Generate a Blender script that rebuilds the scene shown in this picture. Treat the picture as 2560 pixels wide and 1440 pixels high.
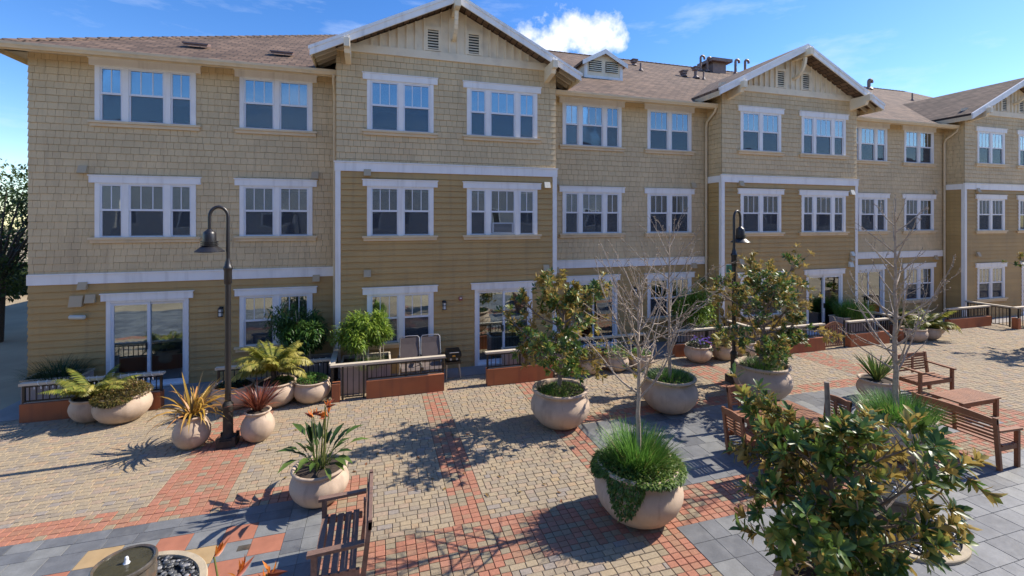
import bpy, math, random
from mathutils import Vector, Matrix, Euler

# ------------------------------------------------------------------ scene
for o in list(bpy.data.objects): bpy.data.objects.remove(o)
SC = bpy.context.scene
COL = SC.collection
R = math.radians
FPX, TH, CAMH = 1131.0, math.atan(.297), 4.2
cam_d = bpy.data.cameras.new('camera'); cam = bpy.data.objects.new('camera', cam_d); COL.objects.link(cam)
cam_d.sensor_fit = 'HORIZONTAL'; cam_d.sensor_width = 36; cam_d.lens = 36*FPX/2560
cam_d.shift_y = -(720-552)/2560; cam_d.clip_start = .05; cam_d.clip_end = 2000
cam.location = (0, 0, CAMH); cam.rotation_euler = (R(90), 0, -TH)
SC.camera = cam
SC.render.resolution_x, SC.render.resolution_y = 1024, 576
SC.view_settings.view_transform = 'Standard'
try: SC.view_settings.look = 'None'
except Exception: pass
SC.view_settings.gamma = 1; SC.view_settings.use_curve_mapping = False
SC.view_settings.exposure = 1.12

SUN_EL, SUN_AZ = 41.0, 2.0      # sun comes along +X, a touch from behind the facade
w = bpy.data.worlds.new('World'); SC.world = w; w.use_nodes = True
def build_world():
    t = w.node_tree; N = t.nodes; L = t.links; N.clear()
    def nd(k, **a):
        n = N.new(k)
        for q, v in a.items(): setattr(n, q, v)
        return n
    sky = nd('ShaderNodeTexSky', sky_type='NISHITA', sun_disc=False)
    sky.sun_elevation = R(SUN_EL); sky.sun_rotation = R(90-SUN_AZ)
    sky.altitude = 200; sky.air_density = 1.0; sky.dust_density = 0.2; sky.ozone_density = 2.4
    hs = nd('ShaderNodeHueSaturation'); hs.inputs['Saturation'].default_value = 1.32; hs.inputs['Hue'].default_value = .511; hs.inputs['Value'].default_value = .87
    L.new(sky.outputs[0], hs.inputs['Color'])
    tc = nd('ShaderNodeTexCoord'); d = tc.outputs['Generated']
    def vm(op, a, b=None):
        n = nd('ShaderNodeVectorMath', operation=op)
        for i, q in enumerate((a, b)):
            if q is None: continue
            if isinstance(q, (tuple, list)): n.inputs[i].default_value = q
            else: L.new(q, n.inputs[i])
        return n.outputs['Value'] if op in ('DOT_PRODUCT', 'LENGTH') else n.outputs[0]
    def mt(op, a, b=None, clamp=False):
        n = nd('ShaderNodeMath', operation=op, use_clamp=clamp)
        for i, q in enumerate((a, b)):
            if q is None: continue
            if isinstance(q, (int, float)): n.inputs[i].default_value = q
            else: L.new(q, n.inputs[i])
        return n.outputs[0]
    def nz(vec, scale, detail=6, rough=.55):
        n = nd('ShaderNodeTexNoise'); n.inputs['Scale'].default_value = scale
        n.inputs['Detail'].default_value = detail; n.inputs['Roughness'].default_value = rough
        L.new(vec, n.inputs['Vector']); return n.outputs['Fac']
    dn = vm('NORMALIZE', d)
    # cumulus puffs low in the sky, placed by direction round the compass
    tot = None
    nv = nz(dn, 13.0, 8, .6)
    for az, el, ra, re in ((22.6, 21.6, .125, .05), (-62, 17, .2, .05), (108, 20, .17, .05), (150, 24, .2, .06), (-130, 18, .22, .05), (-100, 26, .12, .03)):
        a = R(az); r0 = (math.cos(a), -math.sin(a), 0); f0 = (math.sin(a), math.cos(a), 0)
        p = mt('MULTIPLY', vm('DOT_PRODUCT', dn, r0), 1/ra)
        sep = nd('ShaderNodeSeparateXYZ'); L.new(dn, sep.inputs[0])
        q = mt('MULTIPLY', mt('SUBTRACT', sep.outputs[2], math.sin(R(el))), 1/re)
        rr = mt('SQRT', mt('ADD', mt('MULTIPLY', p, p), mt('MULTIPLY', q, q)))
        g = mt('SUBTRACT', 1.0, rr)
        fr = mt('GREATER_THAN', vm('DOT_PRODUCT', dn, f0), 0.3)
        g = mt('ADD', g, mt('MULTIPLY', mt('SUBTRACT', nv, .5), 3.0))
        g = mt('MULTIPLY', mt('MULTIPLY', g, 1.6, True), fr, True)
        tot = g if tot is None else mt('MAXIMUM', tot, g)
    # thin cirrus streaks
    mp = nd('ShaderNodeMapping'); mp.inputs['Scale'].default_value = (2.2, 3.4, 10); mp.inputs['Rotation'].default_value = (.25, .1, .3)
    L.new(dn, mp.inputs[0])
    ci = nz(mp.outputs[0], 1.5, 8, .62)
    ci = mt('MULTIPLY', mt('SUBTRACT', ci, .53, True), 2.6, True)
    mix = nd('ShaderNodeMix', data_type='RGBA'); L.new(mt('MULTIPLY', ci, .55, True), mix.inputs['Factor'])
    L.new(hs.outputs[0], mix.inputs['A']); mix.inputs['B'].default_value = (4.2, 4.6, 5.3, 1)
    mix2 = nd('ShaderNodeMix', data_type='RGBA'); L.new(tot, mix2.inputs['Factor'])
    L.new(mix.outputs['Result'], mix2.inputs['A'])
    shade = nd('ShaderNodeMix', data_type='RGBA'); L.new(nz(dn, 24, 4), shade.inputs['Factor'])
    shade.inputs['A'].default_value = (3.6, 3.8, 4.4, 1); shade.inputs['B'].default_value = (6.4, 6.3, 6.3, 1)
    L.new(shade.outputs['Result'], mix2.inputs['B'])
    bg = nd('ShaderNodeBackground'); bg.inputs['Strength'].default_value = .12
    L.new(mix2.outputs['Result'], bg.inputs['Color'])
    out = nd('ShaderNodeOutputWorld'); L.new(bg.outputs[0], out.inputs['Surface'])
build_world()
sd = bpy.data.lights.new('sun', 'SUN'); sd.energy = 3.3; sd.angle = R(.53); sd.color = (1, .91, .79)
sun = bpy.data.objects.new('sun', sd); COL.objects.link(sun); sun.location = (20, 5, 30)
_el, _az = R(SUN_EL), R(SUN_AZ)
sun.rotation_euler = Vector((-math.cos(_el)*math.cos(_az), -math.cos(_el)*math.sin(_az), -math.sin(_el))).to_track_quat('-Z', 'Y').to_euler()

# ------------------------------------------------------------------ helpers
def tag(o, label=None, cat=None, group=None, kind=None):
    if label: o['label'] = label
    if cat: o['category'] = cat
    if group: o['group'] = group
    if kind: o['kind'] = kind
    return o
def empty(name, loc=(0, 0, 0), rz=0, label=None, cat=None, group=None):
    o = bpy.data.objects.new(name, None); COL.objects.link(o); o.location = loc; o.rotation_euler = (0, 0, rz)
    o.empty_display_size = .1
    return tag(o, label, cat, group)
def put(name, mesh, parent=None, loc=(0, 0, 0), rot=(0, 0, 0), scale=(1, 1, 1), world=False):
    o = bpy.data.objects.new(name, mesh); COL.objects.link(o)
    o.location = loc; o.rotation_euler = rot; o.scale = scale
    if parent:
        o.parent = parent
        if world: o.matrix_parent_inverse = Matrix.Translation(-Vector(parent.location))
    return o
class MB:
    def __init__(s): s.v = []; s.f = []; s.t = []; s.tint = .5
    def face(s, idx): s.f.append(idx); s.t.append(s.tint)
    def poly(s, pts):
        b = len(s.v); s.v += [tuple(p) for p in pts]; s.face(tuple(range(b, b+len(pts)))); return s
    def hexa(s, p):    # 8 points: bottom 4 ccw, top 4 ccw
        b = len(s.v); s.v += [tuple(q) for q in p]
        for q in ((3, 2, 1, 0), (4, 5, 6, 7), (0, 1, 5, 4), (1, 2, 6, 5), (2, 3, 7, 6), (3, 0, 4, 7)): s.face(tuple(b+i for i in q))
        return s
    def box(s, x0, x1, y0, y1, z0, z1):
        return s.hexa([(x0, y0, z0), (x1, y0, z0), (x1, y1, z0), (x0, y1, z0), (x0, y0, z1), (x1, y0, z1), (x1, y1, z1), (x0, y1, z1)])
    def bar(s, a, b, w, h, up=(0, 0, 1)):   # rectangular bar a->b
        a, b = Vector(a), Vector(b); d = (b-a).normalized(); u = Vector(up)
        if abs(d.dot(u)) > .98: u = Vector((0, 1, 0))
        r = d.cross(u).normalized()*(w/2); u = r.cross(d).normalized()*(h/2)
        return s.hexa([a-r-u, a+r-u, b+r-u, b-r-u, a-r+u, a+r+u, b+r+u, b-r+u])
    def tube(s, pts, rad, n=6, cap=True):
        pts = [Vector(p) for p in pts]; k = len(pts)
        if not hasattr(rad, '__len__'): rad = [rad]*k
        ref = Vector((0, 0, 1)); base = len(s.v); prev = None
        for i, p in enumerate(pts):
            d = (pts[min(i+1, k-1)]-pts[max(i-1, 0)])
            d = d.normalized() if d.length > 1e-9 else Vector((0, 0, 1))
            if prev is None:
                r = d.cross(ref)
                if r.length < .05: r = d.cross(Vector((1, 0, 0)))
                r.normalize()
            else:
                r = prev-d*prev.dot(d)
                r = r.normalized() if r.length > 1e-6 else d.orthogonal().normalized()
            prev = r; q = d.cross(r)
            for j in range(n):
                a = 2*math.pi*j/n; s.v.append(tuple(p+(r*math.cos(a)+q*math.sin(a))*rad[i]))
        for i in range(k-1):
            for j in range(n):
                a = base+i*n+j; b = base+i*n+(j+1) % n; s.face((a, b, b+n, a+n))
        if cap:
            s.face(tuple(base+j for j in reversed(range(n)))); s.face(tuple(base+(k-1)*n+j for j in range(n)))
        return s
    def lathe(s, prof, n=32, c=(0, 0, 0)):
        base = len(s.v)
        for r, z in prof:
            for j in range(n):
                a = 2*math.pi*j/n; s.v.append((c[0]+r*math.cos(a), c[1]+r*math.sin(a), c[2]+z))
        for i in range(len(prof)-1):
            for j in range(n):
                a = base+i*n+j; b = base+i*n+(j+1) % n; s.face((a, b, b+n, a+n))
        return s
    def prism(s, poly, y0, y1):   # polygon in xz extruded along y
        n = len(poly); b = len(s.v)
        s.v += [(x, y0, z) for x, z in poly]+[(x, y1, z) for x, z in poly]
        s.face(tuple(b+i for i in range(n))); s.face(tuple(b+n+i for i in reversed(range(n))))
        for i in range(n):
            j = (i+1) % n; s.face((b+j, b+i, b+n+i, b+n+j))
        return s
    def mesh(s, name, mat, smooth=False):
        m = bpy.data.meshes.new(name); m.from_pydata(s.v, [], s.f)
        a = m.attributes.new('tint', 'FLOAT', 'FACE'); a.data.foreach_set('value', s.t)
        m.materials.append(mat)
        if smooth:
            m.polygons.foreach_set('use_smooth', [True]*len(m.polygons))
            if smooth != 'all':
                try: m.set_sharp_from_angle(angle=R(40))
                except Exception: pass
        m.update(); return m
    def build(s, name, mat, parent=None, loc=(0, 0, 0), rot=(0, 0, 0), scale=(1, 1, 1), smooth=False, world=False, kind=None):
        o = put(name, s.mesh(name, mat, smooth), parent, loc, rot, scale, world)
        if kind: o['kind'] = kind
        return o
def boxmesh(name, mat, *b): return MB().box(*b).mesh(name, mat)
def fwd(x, y): return x*math.sin(TH)+y*math.cos(TH)
def inframe(x, y, z, m=0):
    f = fwd(x, y)
    if f < .3: return False
    px = 1280+FPX*(x*math.cos(TH)-y*math.sin(TH))/f; py = 552-FPX*(z-CAMH)/f
    return -m < px < 2560+m and -m < py < 1440+m

# ------------------------------------------------------------------ materials
def mat(name, col, rough=.7, var=.12, nscale=3.0, ramp=None, bump=0.0, bscale=60, bstretch=(1, 1, 1), metal=0, spec=.5, fine=0.0, fscale=90, transl=None, back=None, dirt=None, coat=0, streak=None):
    m = bpy.data.materials.new(name); m.use_nodes = True; t = m.node_tree; N = t.nodes; L = t.links
    b = N['Principled BSDF']; b.inputs['Roughness'].default_value = rough; b.inputs['Metallic'].default_value = metal
    b.inputs['Specular IOR Level'].default_value = spec
    if coat: b.inputs['Coat Weight'].default_value = coat; b.inputs['Coat Roughness'].default_value = .15
    geo = N.new('ShaderNodeNewGeometry')
    if ramp:
        at = N.new('ShaderNodeAttribute'); at.attribute_name = 'tint'
        cr = N.new('ShaderNodeValToRGB'); L.new(at.outputs['Fac'], cr.inputs['Fac'])
        e = cr.color_ramp.elements
        while len(e) > 1: e.remove(e[-1])
        for i, (p, c) in enumerate(ramp):
            q = e[0] if i == 0 else e.new(p)
            q.position = p; q.color = (*c, 1)
        src = cr.outputs['Color']
    else:
        rg = N.new('ShaderNodeRGB'); rg.outputs[0].default_value = (*col, 1); src = rg.outputs[0]
    def noise(sc, det=4, st=(1, 1, 1)):
        n = N.new('ShaderNodeTexNoise'); n.inputs['Scale'].default_value = sc; n.inputs['Detail'].default_value = det
        if st != (1, 1, 1):
            mp = N.new('ShaderNodeMapping'); mp.inputs['Scale'].default_value = st
            L.new(geo.outputs['Position'], mp.inputs[0]); L.new(mp.outputs[0], n.inputs['Vector'])
        else: L.new(geo.outputs['Position'], n.inputs['Vector'])
        return n.outputs['Fac']
    def scalemul(src, fac, lo, hi):
        mr = N.new('ShaderNodeMapRange'); L.new(fac, mr.inputs[0])
        mr.inputs[1].default_value = .3; mr.inputs[2].default_value = .7; mr.inputs[3].default_value = lo; mr.inputs[4].default_value = hi
        v = N.new('ShaderNodeVectorMath'); v.operation = 'SCALE'; L.new(src, v.inputs[0]); L.new(mr.outputs[0], v.inputs['Scale'])
        return v.outputs[0]
    if var: src = scalemul(src, noise(nscale), 1-var, 1+var)
    if fine: src = scalemul(src, noise(fscale, 3, bstretch), 1-fine, 1+fine)
    if dirt:   # (colour, scale, amount)
        n = noise(dirt[1], 6); mr = N.new('ShaderNodeMapRange'); L.new(n, mr.inputs[0]); mr.inputs[1].default_value = .52; mr.inputs[2].default_value = .75
        mr.inputs[3].default_value = 0; mr.inputs[4].default_value = dirt[2]
        mx = N.new('ShaderNodeMix'); mx.data_type = 'RGBA'; L.new(mr.outputs[0], mx.inputs['Factor']); L.new(src, mx.inputs['A']); mx.inputs['B'].default_value = (*dirt[0], 1)
        src = mx.outputs['Result']
    if streak:   # (colour, amount): vertical runs of grime
        n = noise(1.0, 5, (7, 7, .45)); mr = N.new('ShaderNodeMapRange'); L.new(n, mr.inputs[0]); mr.inputs[1].default_value = .53; mr.inputs[2].default_value = .72
        mr.inputs[3].default_value = 0; mr.inputs[4].default_value = streak[1]
        mx = N.new('ShaderNodeMix'); mx.data_type = 'RGBA'; L.new(mr.outputs[0], mx.inputs['Factor']); L.new(src, mx.inputs['A']); mx.inputs['B'].default_value = (*streak[0], 1)
        src = mx.outputs['Result']
    if back:
        mx = N.new('ShaderNodeMix'); mx.data_type = 'RGBA'; L.new(geo.outputs['Backfacing'], mx.inputs['Factor']); L.new(src, mx.inputs['A'])
        rgb = N.new('ShaderNodeRGB'); rgb.outputs[0].default_value = (*back, 1)
        L.new(scalemul(rgb.outputs[0], noise(7), .6, 1.4), mx.inputs['B']); src = mx.outputs['Result']
        ra = N.new('ShaderNodeMapRange'); L.new(geo.outputs['Backfacing'], ra.inputs[0]); ra.inputs[3].default_value = rough; ra.inputs[4].default_value = .8
        L.new(ra.outputs[0], b.inputs['Roughness'])
    L.new(src, b.inputs['Base Color'])
    if bump:
        bp = N.new('ShaderNodeBump'); bp.inputs['Strength'].default_value = bump; bp.inputs['Distance'].default_value = .01
        L.new(noise(bscale, 4, bstretch), bp.inputs['Height']); L.new(bp.outputs[0], b.inputs['Normal'])
    if transl:
        tr = N.new('ShaderNodeBsdfTranslucent'); L.new(src, tr.inputs['Color'])
        ms = N.new('ShaderNodeMixShader'); ms.inputs[0].default_value = transl
        L.new(b.outputs[0], ms.inputs[1]); L.new(tr.outputs[0], ms.inputs[2]); L.new(ms.outputs[0], N['Material Output'].inputs['Surface'])
    return m
def tintramp(c, k=.16):
    return [(0, tuple(q*(1-k) for q in c)), (.5, c), (1, tuple(q*(1+k) for q in c))]
M = {}
M['shingle'] = mat('shingle_paint', None, .75, .08, 1.2, ramp=tintramp((.665, .505, .285), .045), bump=.12, bscale=40, bstretch=(4, 4, 1), fine=.05, fscale=14, dirt=((.48, .34, .2), .7, .3), streak=((.44, .32, .19), .35))
M['lap'] = mat('lap_paint', None, .7, .07, 1.5, ramp=tintramp((.49, .32, .125), .05), bump=.2, bscale=30, bstretch=(1, 8, 10), dirt=((.34, .24, .11), .9, .3), streak=((.3, .21, .1), .35))
M['felt'] = mat('sheathing_felt', (.10, .08, .06), .9)
M['trim'] = mat('white_trim_paint', (.88, .86, .82), .55, .04, 2, dirt=((.55, .52, .5), 3.0, .15), streak=((.5, .47, .44), .35))
M['cream'] = mat('cream_paint', (.72, .57, .36), .55, .06, 2, dirt=((.3, .25, .19), 3, .3))
M['sash'] = mat('white_vinyl', (.78, .79, .81), .4, .02)
M['blind'] = mat('window_shade', (.78, .77, .73), .8, .05)
M['blind2'] = mat('beige_shade', (.62, .54, .42), .8, .05)
M['blind3'] = mat('grey_shade', (.42, .45, .48), .8, .05)
M['vblind'] = mat('vertical_blind', (.50, .56, .60), .7, .08)
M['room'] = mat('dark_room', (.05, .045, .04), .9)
M['soffit'] = mat('soffit_paint', (.5, .43, .32), .8, .06)
M['batten'] = mat('gable_board_paint', (.85, .73, .53), .7, .05, 2, dirt=((.35, .3, .24), 2.5, .35))
M['vent'] = mat('vent_dark', (.03, .03, .03), .9)
M['box'] = mat('vent_hood_paint', (.50, .39, .24), .6, .05)
M['flash'] = mat('brown_metal', (.20, .13, .11), .5, .15, 6)
M['black'] = mat('black_metal', (.012, .012, .014), .38, .2, 8, spec=.6)
M['lampmetal'] = mat('dark_bronze', (.014, .013, .014), .4, .2, 5, spec=.7)
M['lampbase'] = mat('weathered_bronze', (.035, .032, .026), .7, .4, 14, bump=.5, bscale=60)
M['stucco'] = mat('terracotta_stucco', (.40, .135, .055), .85, .1, 1.6, bump=.35, bscale=120, dirt=((.22, .09, .05), 2.2, .4), streak=((.2, .085, .05), .5))
M['rail'] = mat('weathered_rail', (.60, .52, .40), .7, .12, 5, bump=.2, bscale=30, bstretch=(1, 8, 8), dirt=((.3, .26, .2), 5, .4))
M['pot'] = mat('sand_ceramic', (.50, .385, .285), .78, .08, 2.2, bump=.12, bscale=150, fine=.05, dirt=((.30, .22, .16), 2.3, .65), streak=((.28, .21, .16), .6))
M['soil'] = mat('soil', (.045, .032, .022), .95, .4, 20, bump=.8, bscale=50)
M['teak'] = mat('teak_wood', (.25, .105, .05), .6, .22, 3, bump=.15, bscale=30, fine=.2, fscale=35, bstretch=(1, 1, 4))
M['teakdark'] = mat('weathered_teak', (.22, .135, .10), .62, .25, 4, bump=.2, bscale=30, fine=.2, fscale=35, bstretch=(1, 4, 1))
M['boxwood'] = mat('planter_boards', (.40, .33, .30), .75, .12, 4, bump=.2, bscale=30)
M['concrete'] = mat('patio_concrete', (.27, .25, .23), .9, .15, 1.2, bump=.2, bscale=90, dirt=((.16, .14, .13), 1.5, .5))
TAN = [(0, (.285, .235, .175)), (.2, (.315, .255, .175)), (.5, (.35, .28, .185)), (.75, (.37, .29, .185)), (.87, (.355, .265, .185)), (.93, (.39, .29, .165)), (.97, (.38, .265, .175)), (1, (.285, .245, .205))]
M['paver'] = mat('tan_concrete_paver', None, .9, .14, 26, ramp=TAN, bump=.5, bscale=140, fine=.14, fscale=220, dirt=((.24, .20, .15), .55, .4))
M['paverred'] = mat('red_concrete_paver', None, .9, .13, 26, ramp=[(0, (.27, .225, .15)), (.3, (.31, .235, .15)), (.34, (.32, .19, .12)), (.6, (.355, .165, .10)), (.8, (.385, .16, .10)), (1, (.39, .185, .12))], bump=.5, bscale=140, fine=.12, fscale=220, dirt=((.25, .17, .12), .6, .45))
M['bed'] = mat('joint_sand', (.06, .048, .034), .95, .3, 15)
M['ground'] = mat('far_ground', (.36, .285, .18), .95, .2, .5)
M['slate'] = mat('slate_tile', None, .55, .16, 5, ramp=[(0, (.11, .115, .12)), (.4, (.15, .157, .163)), (.7, (.185, .19, .19)), (1, (.21, .215, .205))], bump=.35, bscale=9, fine=.08, fscale=50, dirt=((.26, .26, .25), 6, .35))
M['tilered'] = mat('red_sandstone_tile', (.37, .145, .085), .7, .1, 6, bump=.2, bscale=20, dirt=((.30, .14, .1), 4, .3))
M['tileyel'] = mat('yellow_sandstone_tile', (.40, .275, .135), .7, .12, 6, bump=.2, bscale=20, dirt=((.34, .25, .14), 3, .4))
M['grout'] = mat('grout', (.17, .165, .155), .95, .15, 10)
M['bark'] = mat('grey_bark', (.20, .165, .135), .85, .25, 18, bump=.6, bscale=40, bstretch=(1, 1, .3))
M['twig'] = mat('pale_bark', (.37, .30, .23), .8, .25, 20, bump=.4, bscale=50)
M['darkbark'] = mat('dark_bark', (.075, .06, .05), .9, .3, 18, bump=.6, bscale=40)
def leafmat(n, ramp, rough=.45, transl=.25, back=None, spec=.5): return mat(n, None, rough, .2, 6, ramp=ramp, transl=transl, back=back, spec=spec)
M['magleaf'] = leafmat('magnolia_leaf', [(0, (.035, .08, .018)), (.4, (.075, .15, .03)), (.65, (.16, .25, .05)), (.85, (.33, .36, .07)), (1, (.46, .34, .08))], .40, .34, (.40, .29, .085), .5)
M['grass'] = leafmat('bright_rush', [(0, (.05, .11, .022)), (.45, (.10, .25, .04)), (.85, (.22, .40, .07)), (1, (.34, .30, .10))], .45, .35)
M['darkgrass'] = leafmat('dark_rush', [(0, (.012, .032, .014)), (.5, (.025, .065, .022)), (1, (.06, .11, .03))], .45, .3)
M['cover'] = leafmat('trailing_cover', [(0, (.05, .10, .02)), (.5, (.13, .22, .04)), (.85, (.26, .35, .07)), (1, (.32, .21, .08))], .5, .35)
M['browncover'] = leafmat('bronze_cover', [(0, (.055, .06, .016)), (.5, (.15, .13, .03)), (.8, (.24, .16, .045)), (1, (.26, .11, .05))], .5, .3)
M['bamboo'] = leafmat('bamboo_leaf', [(0, (.06, .12, .02)), (.5, (.20, .32, .04)), (1, (.42, .52, .09))], .4, .4)
M['darkbamboo'] = leafmat('dark_bamboo_leaf', [(0, (.02, .055, .016)), (.5, (.05, .13, .03)), (1, (.17, .29, .06))], .4, .4)
M['fern'] = leafmat('fern_frond', [(0, (.07, .11, .02)), (.5, (.22, .25, .04)), (1, (.46, .40, .09))], .5, .4)
M['phogold'] = leafmat('gold_flax_blade', [(0, (.30, .17, .03)), (.5, (.56, .36, .06)), (1, (.62, .30, .10))], .4, .3)
M['phored'] = leafmat('red_flax_blade', [(0, (.10, .025, .015)), (.5, (.23, .06, .035)), (1, (.38, .13, .07))], .4, .25)
M['phogreen'] = leafmat('striped_flax_blade', [(0, (.04, .08, .02)), (.5, (.12, .19, .04)), (1, (.36, .38, .11))], .4, .3)
M['strel'] = leafmat('strelitzia_leaf', [(0, (.025, .06, .014)), (.5, (.055, .115, .024)), (1, (.15, .21, .045))], .38, .25)
M['stalk'] = leafmat('flower_stalk', [(0, (.08, .12, .03)), (1, (.22, .22, .06))], .5, .2)
M['orange'] = leafmat('orange_petal', [(0, (.62, .14, .02)), (1, (.75, .28, .04))], .5, .4)
M['spathe'] = leafmat('flower_spathe', [(0, (.25, .06, .05)), (1, (.45, .17, .08))], .5, .2)
M['purple'] = leafmat('purple_petal', [(0, (.12, .06, .45)), (1, (.22, .12, .65))], .5, .3)
M['treeleaf'] = leafmat('tree_leaf', [(0, (.02, .045, .012)), (.5, (.05, .09, .02)), (1, (.11, .16, .035))], .5, .3)
M['fabric'] = mat('sling_fabric', (.165, .13, .115), .85, .08, 8, fine=.08, fscale=200)
M['alu'] = mat('brushed_tube', (.52, .50, .47), .35, .08, 6, metal=.8)
M['grill'] = mat('grill_enamel', (.014, .014, .014), .3, .2, 8)
M['yellowpl'] = mat('amber_plastic', (.55, .26, .03), .5)
M['lampglass'] = mat('frosted_glass', (.70, .70, .66), .3)
M['brass'] = mat('red_box', (.33, .10, .09), .5)
M['signgreen'] = mat('green_sign', (.015, .17, .075), .5)
M['urn'] = mat('urn_stone', (.085, .075, .06), .25, .35, 9, bump=.5, bscale=30, dirt=((.17, .09, .05), 8, .7))
M['water'] = mat('urn_water', (.055, .05, .028), .04, .25, 8, bump=.35, bscale=22, spec=.6)
M['foam'] = mat('water_jet', (.75, .78, .80), .15, .15, 60, bump=.6, bscale=70)
M['basin'] = mat('basin_ring', (.42, .35, .24), .85, .15, 8, bump=.3)
M['pebble'] = mat('pebbles', None, .32, .2, 30, ramp=[(0, (.02, .022, .024)), (.6, (.09, .095, .10)), (1, (.30, .30, .30))])
M['pit'] = mat('basin_pit', (.008, .008, .008), .6)
M['plastic'] = mat('cream_plastic', (.62, .60, .50), .4, .03)
M['wing'] = mat('wing_paint', (.45, .44, .42), .7, .06)
M['string'] = mat('string_light', (.72, .70, .66), .5)

def glass_mat():
    m = bpy.data.materials.new('window_glass'); m.use_nodes = True; t = m.node_tree; N = t.nodes; L = t.links; N.clear()
    fr = N.new('ShaderNodeFresnel'); fr.inputs['IOR'].default_value = 2.1
    ad = N.new('ShaderNodeMath'); ad.operation = 'MULTIPLY_ADD'; ad.inputs[1].default_value = 1.25; ad.inputs[2].default_value = .12; ad.use_clamp = True
    L.new(fr.outputs[0], ad.inputs[0])
    tr = N.new('ShaderNodeBsdfTransparent'); tr.inputs['Color'].default_value = (.74, .82, .84, 1)
    gl = N.new('ShaderNodeBsdfGlossy'); gl.inputs['Roughness'].default_value = .008; gl.inputs['Color'].default_value = (.9, .97, 1, 1)
    geo = N.new('ShaderNodeNewGeometry'); n = N.new('ShaderNodeTexNoise'); n.inputs['Scale'].default_value = 1.3; n.inputs['Detail'].default_value = 1
    L.new(geo.outputs['Position'], n.inputs['Vector'])
    bp = N.new('ShaderNodeBump'); bp.inputs['Strength'].default_value = .25; bp.inputs['Distance'].default_value = .02
    L.new(n.outputs['Fac'], bp.inputs['Height']); L.new(bp.outputs[0], gl.inputs['Normal'])
    mx = N.new('ShaderNodeMixShader'); L.new(ad.outputs[0], mx.inputs[0]); L.new(tr.outputs[0], mx.inputs[1]); L.new(gl.outputs[0], mx.inputs[2])
    o = N.new('ShaderNodeOutputMaterial'); L.new(mx.outputs[0], o.inputs['Surface']); return m
M['glass'] = glass_mat()
def screen_mat():
    m = bpy.data.materials.new('insect_screen'); m.use_nodes = True; t = m.node_tree; N = t.nodes; L = t.links; N.clear()
    tr = N.new('ShaderNodeBsdfTransparent'); df = N.new('ShaderNodeBsdfDiffuse'); df.inputs['Color'].default_value = (.085, .10, .125, 1)
    mx = N.new('ShaderNodeMixShader'); mx.inputs[0].default_value = .52
    L.new(tr.outputs[0], mx.inputs[1]); L.new(df.outputs[0], mx.inputs[2])
    o = N.new('ShaderNodeOutputMaterial'); L.new(mx.outputs[0], o.inputs['Surface']); return m
M['screen'] = screen_mat()
def roof_mat(name, swap):
    m = mat(name, (.15, .105, .08), .95, .12, .8, bump=0)
    t = m.node_tree; N = t.nodes; L = t.links; b = N['Principled BSDF']
    geo = N.new('ShaderNodeNewGeometry'); sp = N.new('ShaderNodeSeparateXYZ'); L.new(geo.outputs['Position'], sp.inputs[0])
    cb = N.new('ShaderNodeCombineXYZ'); L.new(sp.outputs[1 if swap else 0], cb.inputs[0]); L.new(sp.outputs[0 if swap else 1], cb.inputs[1])
    br = N.new('ShaderNodeTexBrick'); L.new(cb.outputs[0], br.inputs['Vector'])
    br.inputs['Color1'].default_value = (.215, .14, .092, 1); br.inputs['Color2'].default_value = (.10, .065, .045, 1); br.inputs['Mortar'].default_value = (.05, .036, .03, 1)
    br.inputs['Scale'].default_value = 1; br.inputs['Mortar Size'].default_value = .016; br.inputs['Brick Width'].default_value = .31; br.inputs['Row Height'].default_value = .17; br.inputs['Bias'].default_value = -.1
    n = N.new('ShaderNodeTexNoise'); n.inputs['Scale'].default_value = 1.1; n.inputs['Detail'].default_value = 6; L.new(geo.outputs['Position'], n.inputs['Vector'])
    mr = N.new('ShaderNodeMapRange'); L.new(n.outputs['Fac'], mr.inputs[0]); mr.inputs[1].default_value = .3; mr.inputs[2].default_value = .7; mr.inputs[3].default_value = .82; mr.inputs[4].default_value = 1.2
    v = N.new('ShaderNodeVectorMath'); v.operation = 'SCALE'; L.new(br.outputs['Color'], v.inputs[0]); L.new(mr.outputs[0], v.inputs['Scale'])
    L.new(v.outputs[0], b.inputs['Base Color'])
    bp = N.new('ShaderNodeBump'); bp.inputs['Strength'].default_value = .6; bp.inputs['Distance'].default_value = .02
    L.new(br.outputs['Fac'], bp.inputs['Height']); bp.invert = True; L.new(bp.outputs[0], b.inputs['Normal'])
    return m
M['roof'] = roof_mat('asphalt_shingle', False); M['roofx'] = roof_mat('asphalt_shingle_cross', True)

# ------------------------------------------------------------------ ground and paving
tag(MB().poly([(-300, -300, -.09), (300, -300, -.09), (300, 300, -.09), (-300, 300, -.09)]).build('ground', M['ground']), 'pale bare ground spreading beyond the courtyard paving', 'ground', kind='structure')
PX0, PX1, PY0, PY1 = -13.0, 27.0, 2.2, 12.1
paving = tag(MB().box(PX0, PX1, PY0, PY1, -.085, -.014).build('courtyard_paving', M['bed']), 'courtyard floor of tan and red concrete pavers', 'paving', kind='structure')
RED = [(1.02, 1.53, 6.2, 11.2), (1.02, 1.53, 2.2, 5.3), (-.16, 3.4, 5.3, 6.2), (3.4, 3.92, 2.2, 11.2), (3.92, 12.5, 5.3, 6.1), (3.92, 12.5, 8.55, 9.0),
       (-3.25, -2.2, 7.9, 11.2), (-13, -.16, 7.46, 7.9), (-.72, -.16, 2.2, 7.46), (8.37, 9.43, 9.0, 11.2), (12.5, 13.56, 5.3, 11.2)]
SLATE = [(-13, -.72, 2.2, 7.46), (3.92, 12.5, 6.1, 8.55), (3.92, 12.5, 2.2, 5.3)]
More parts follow.
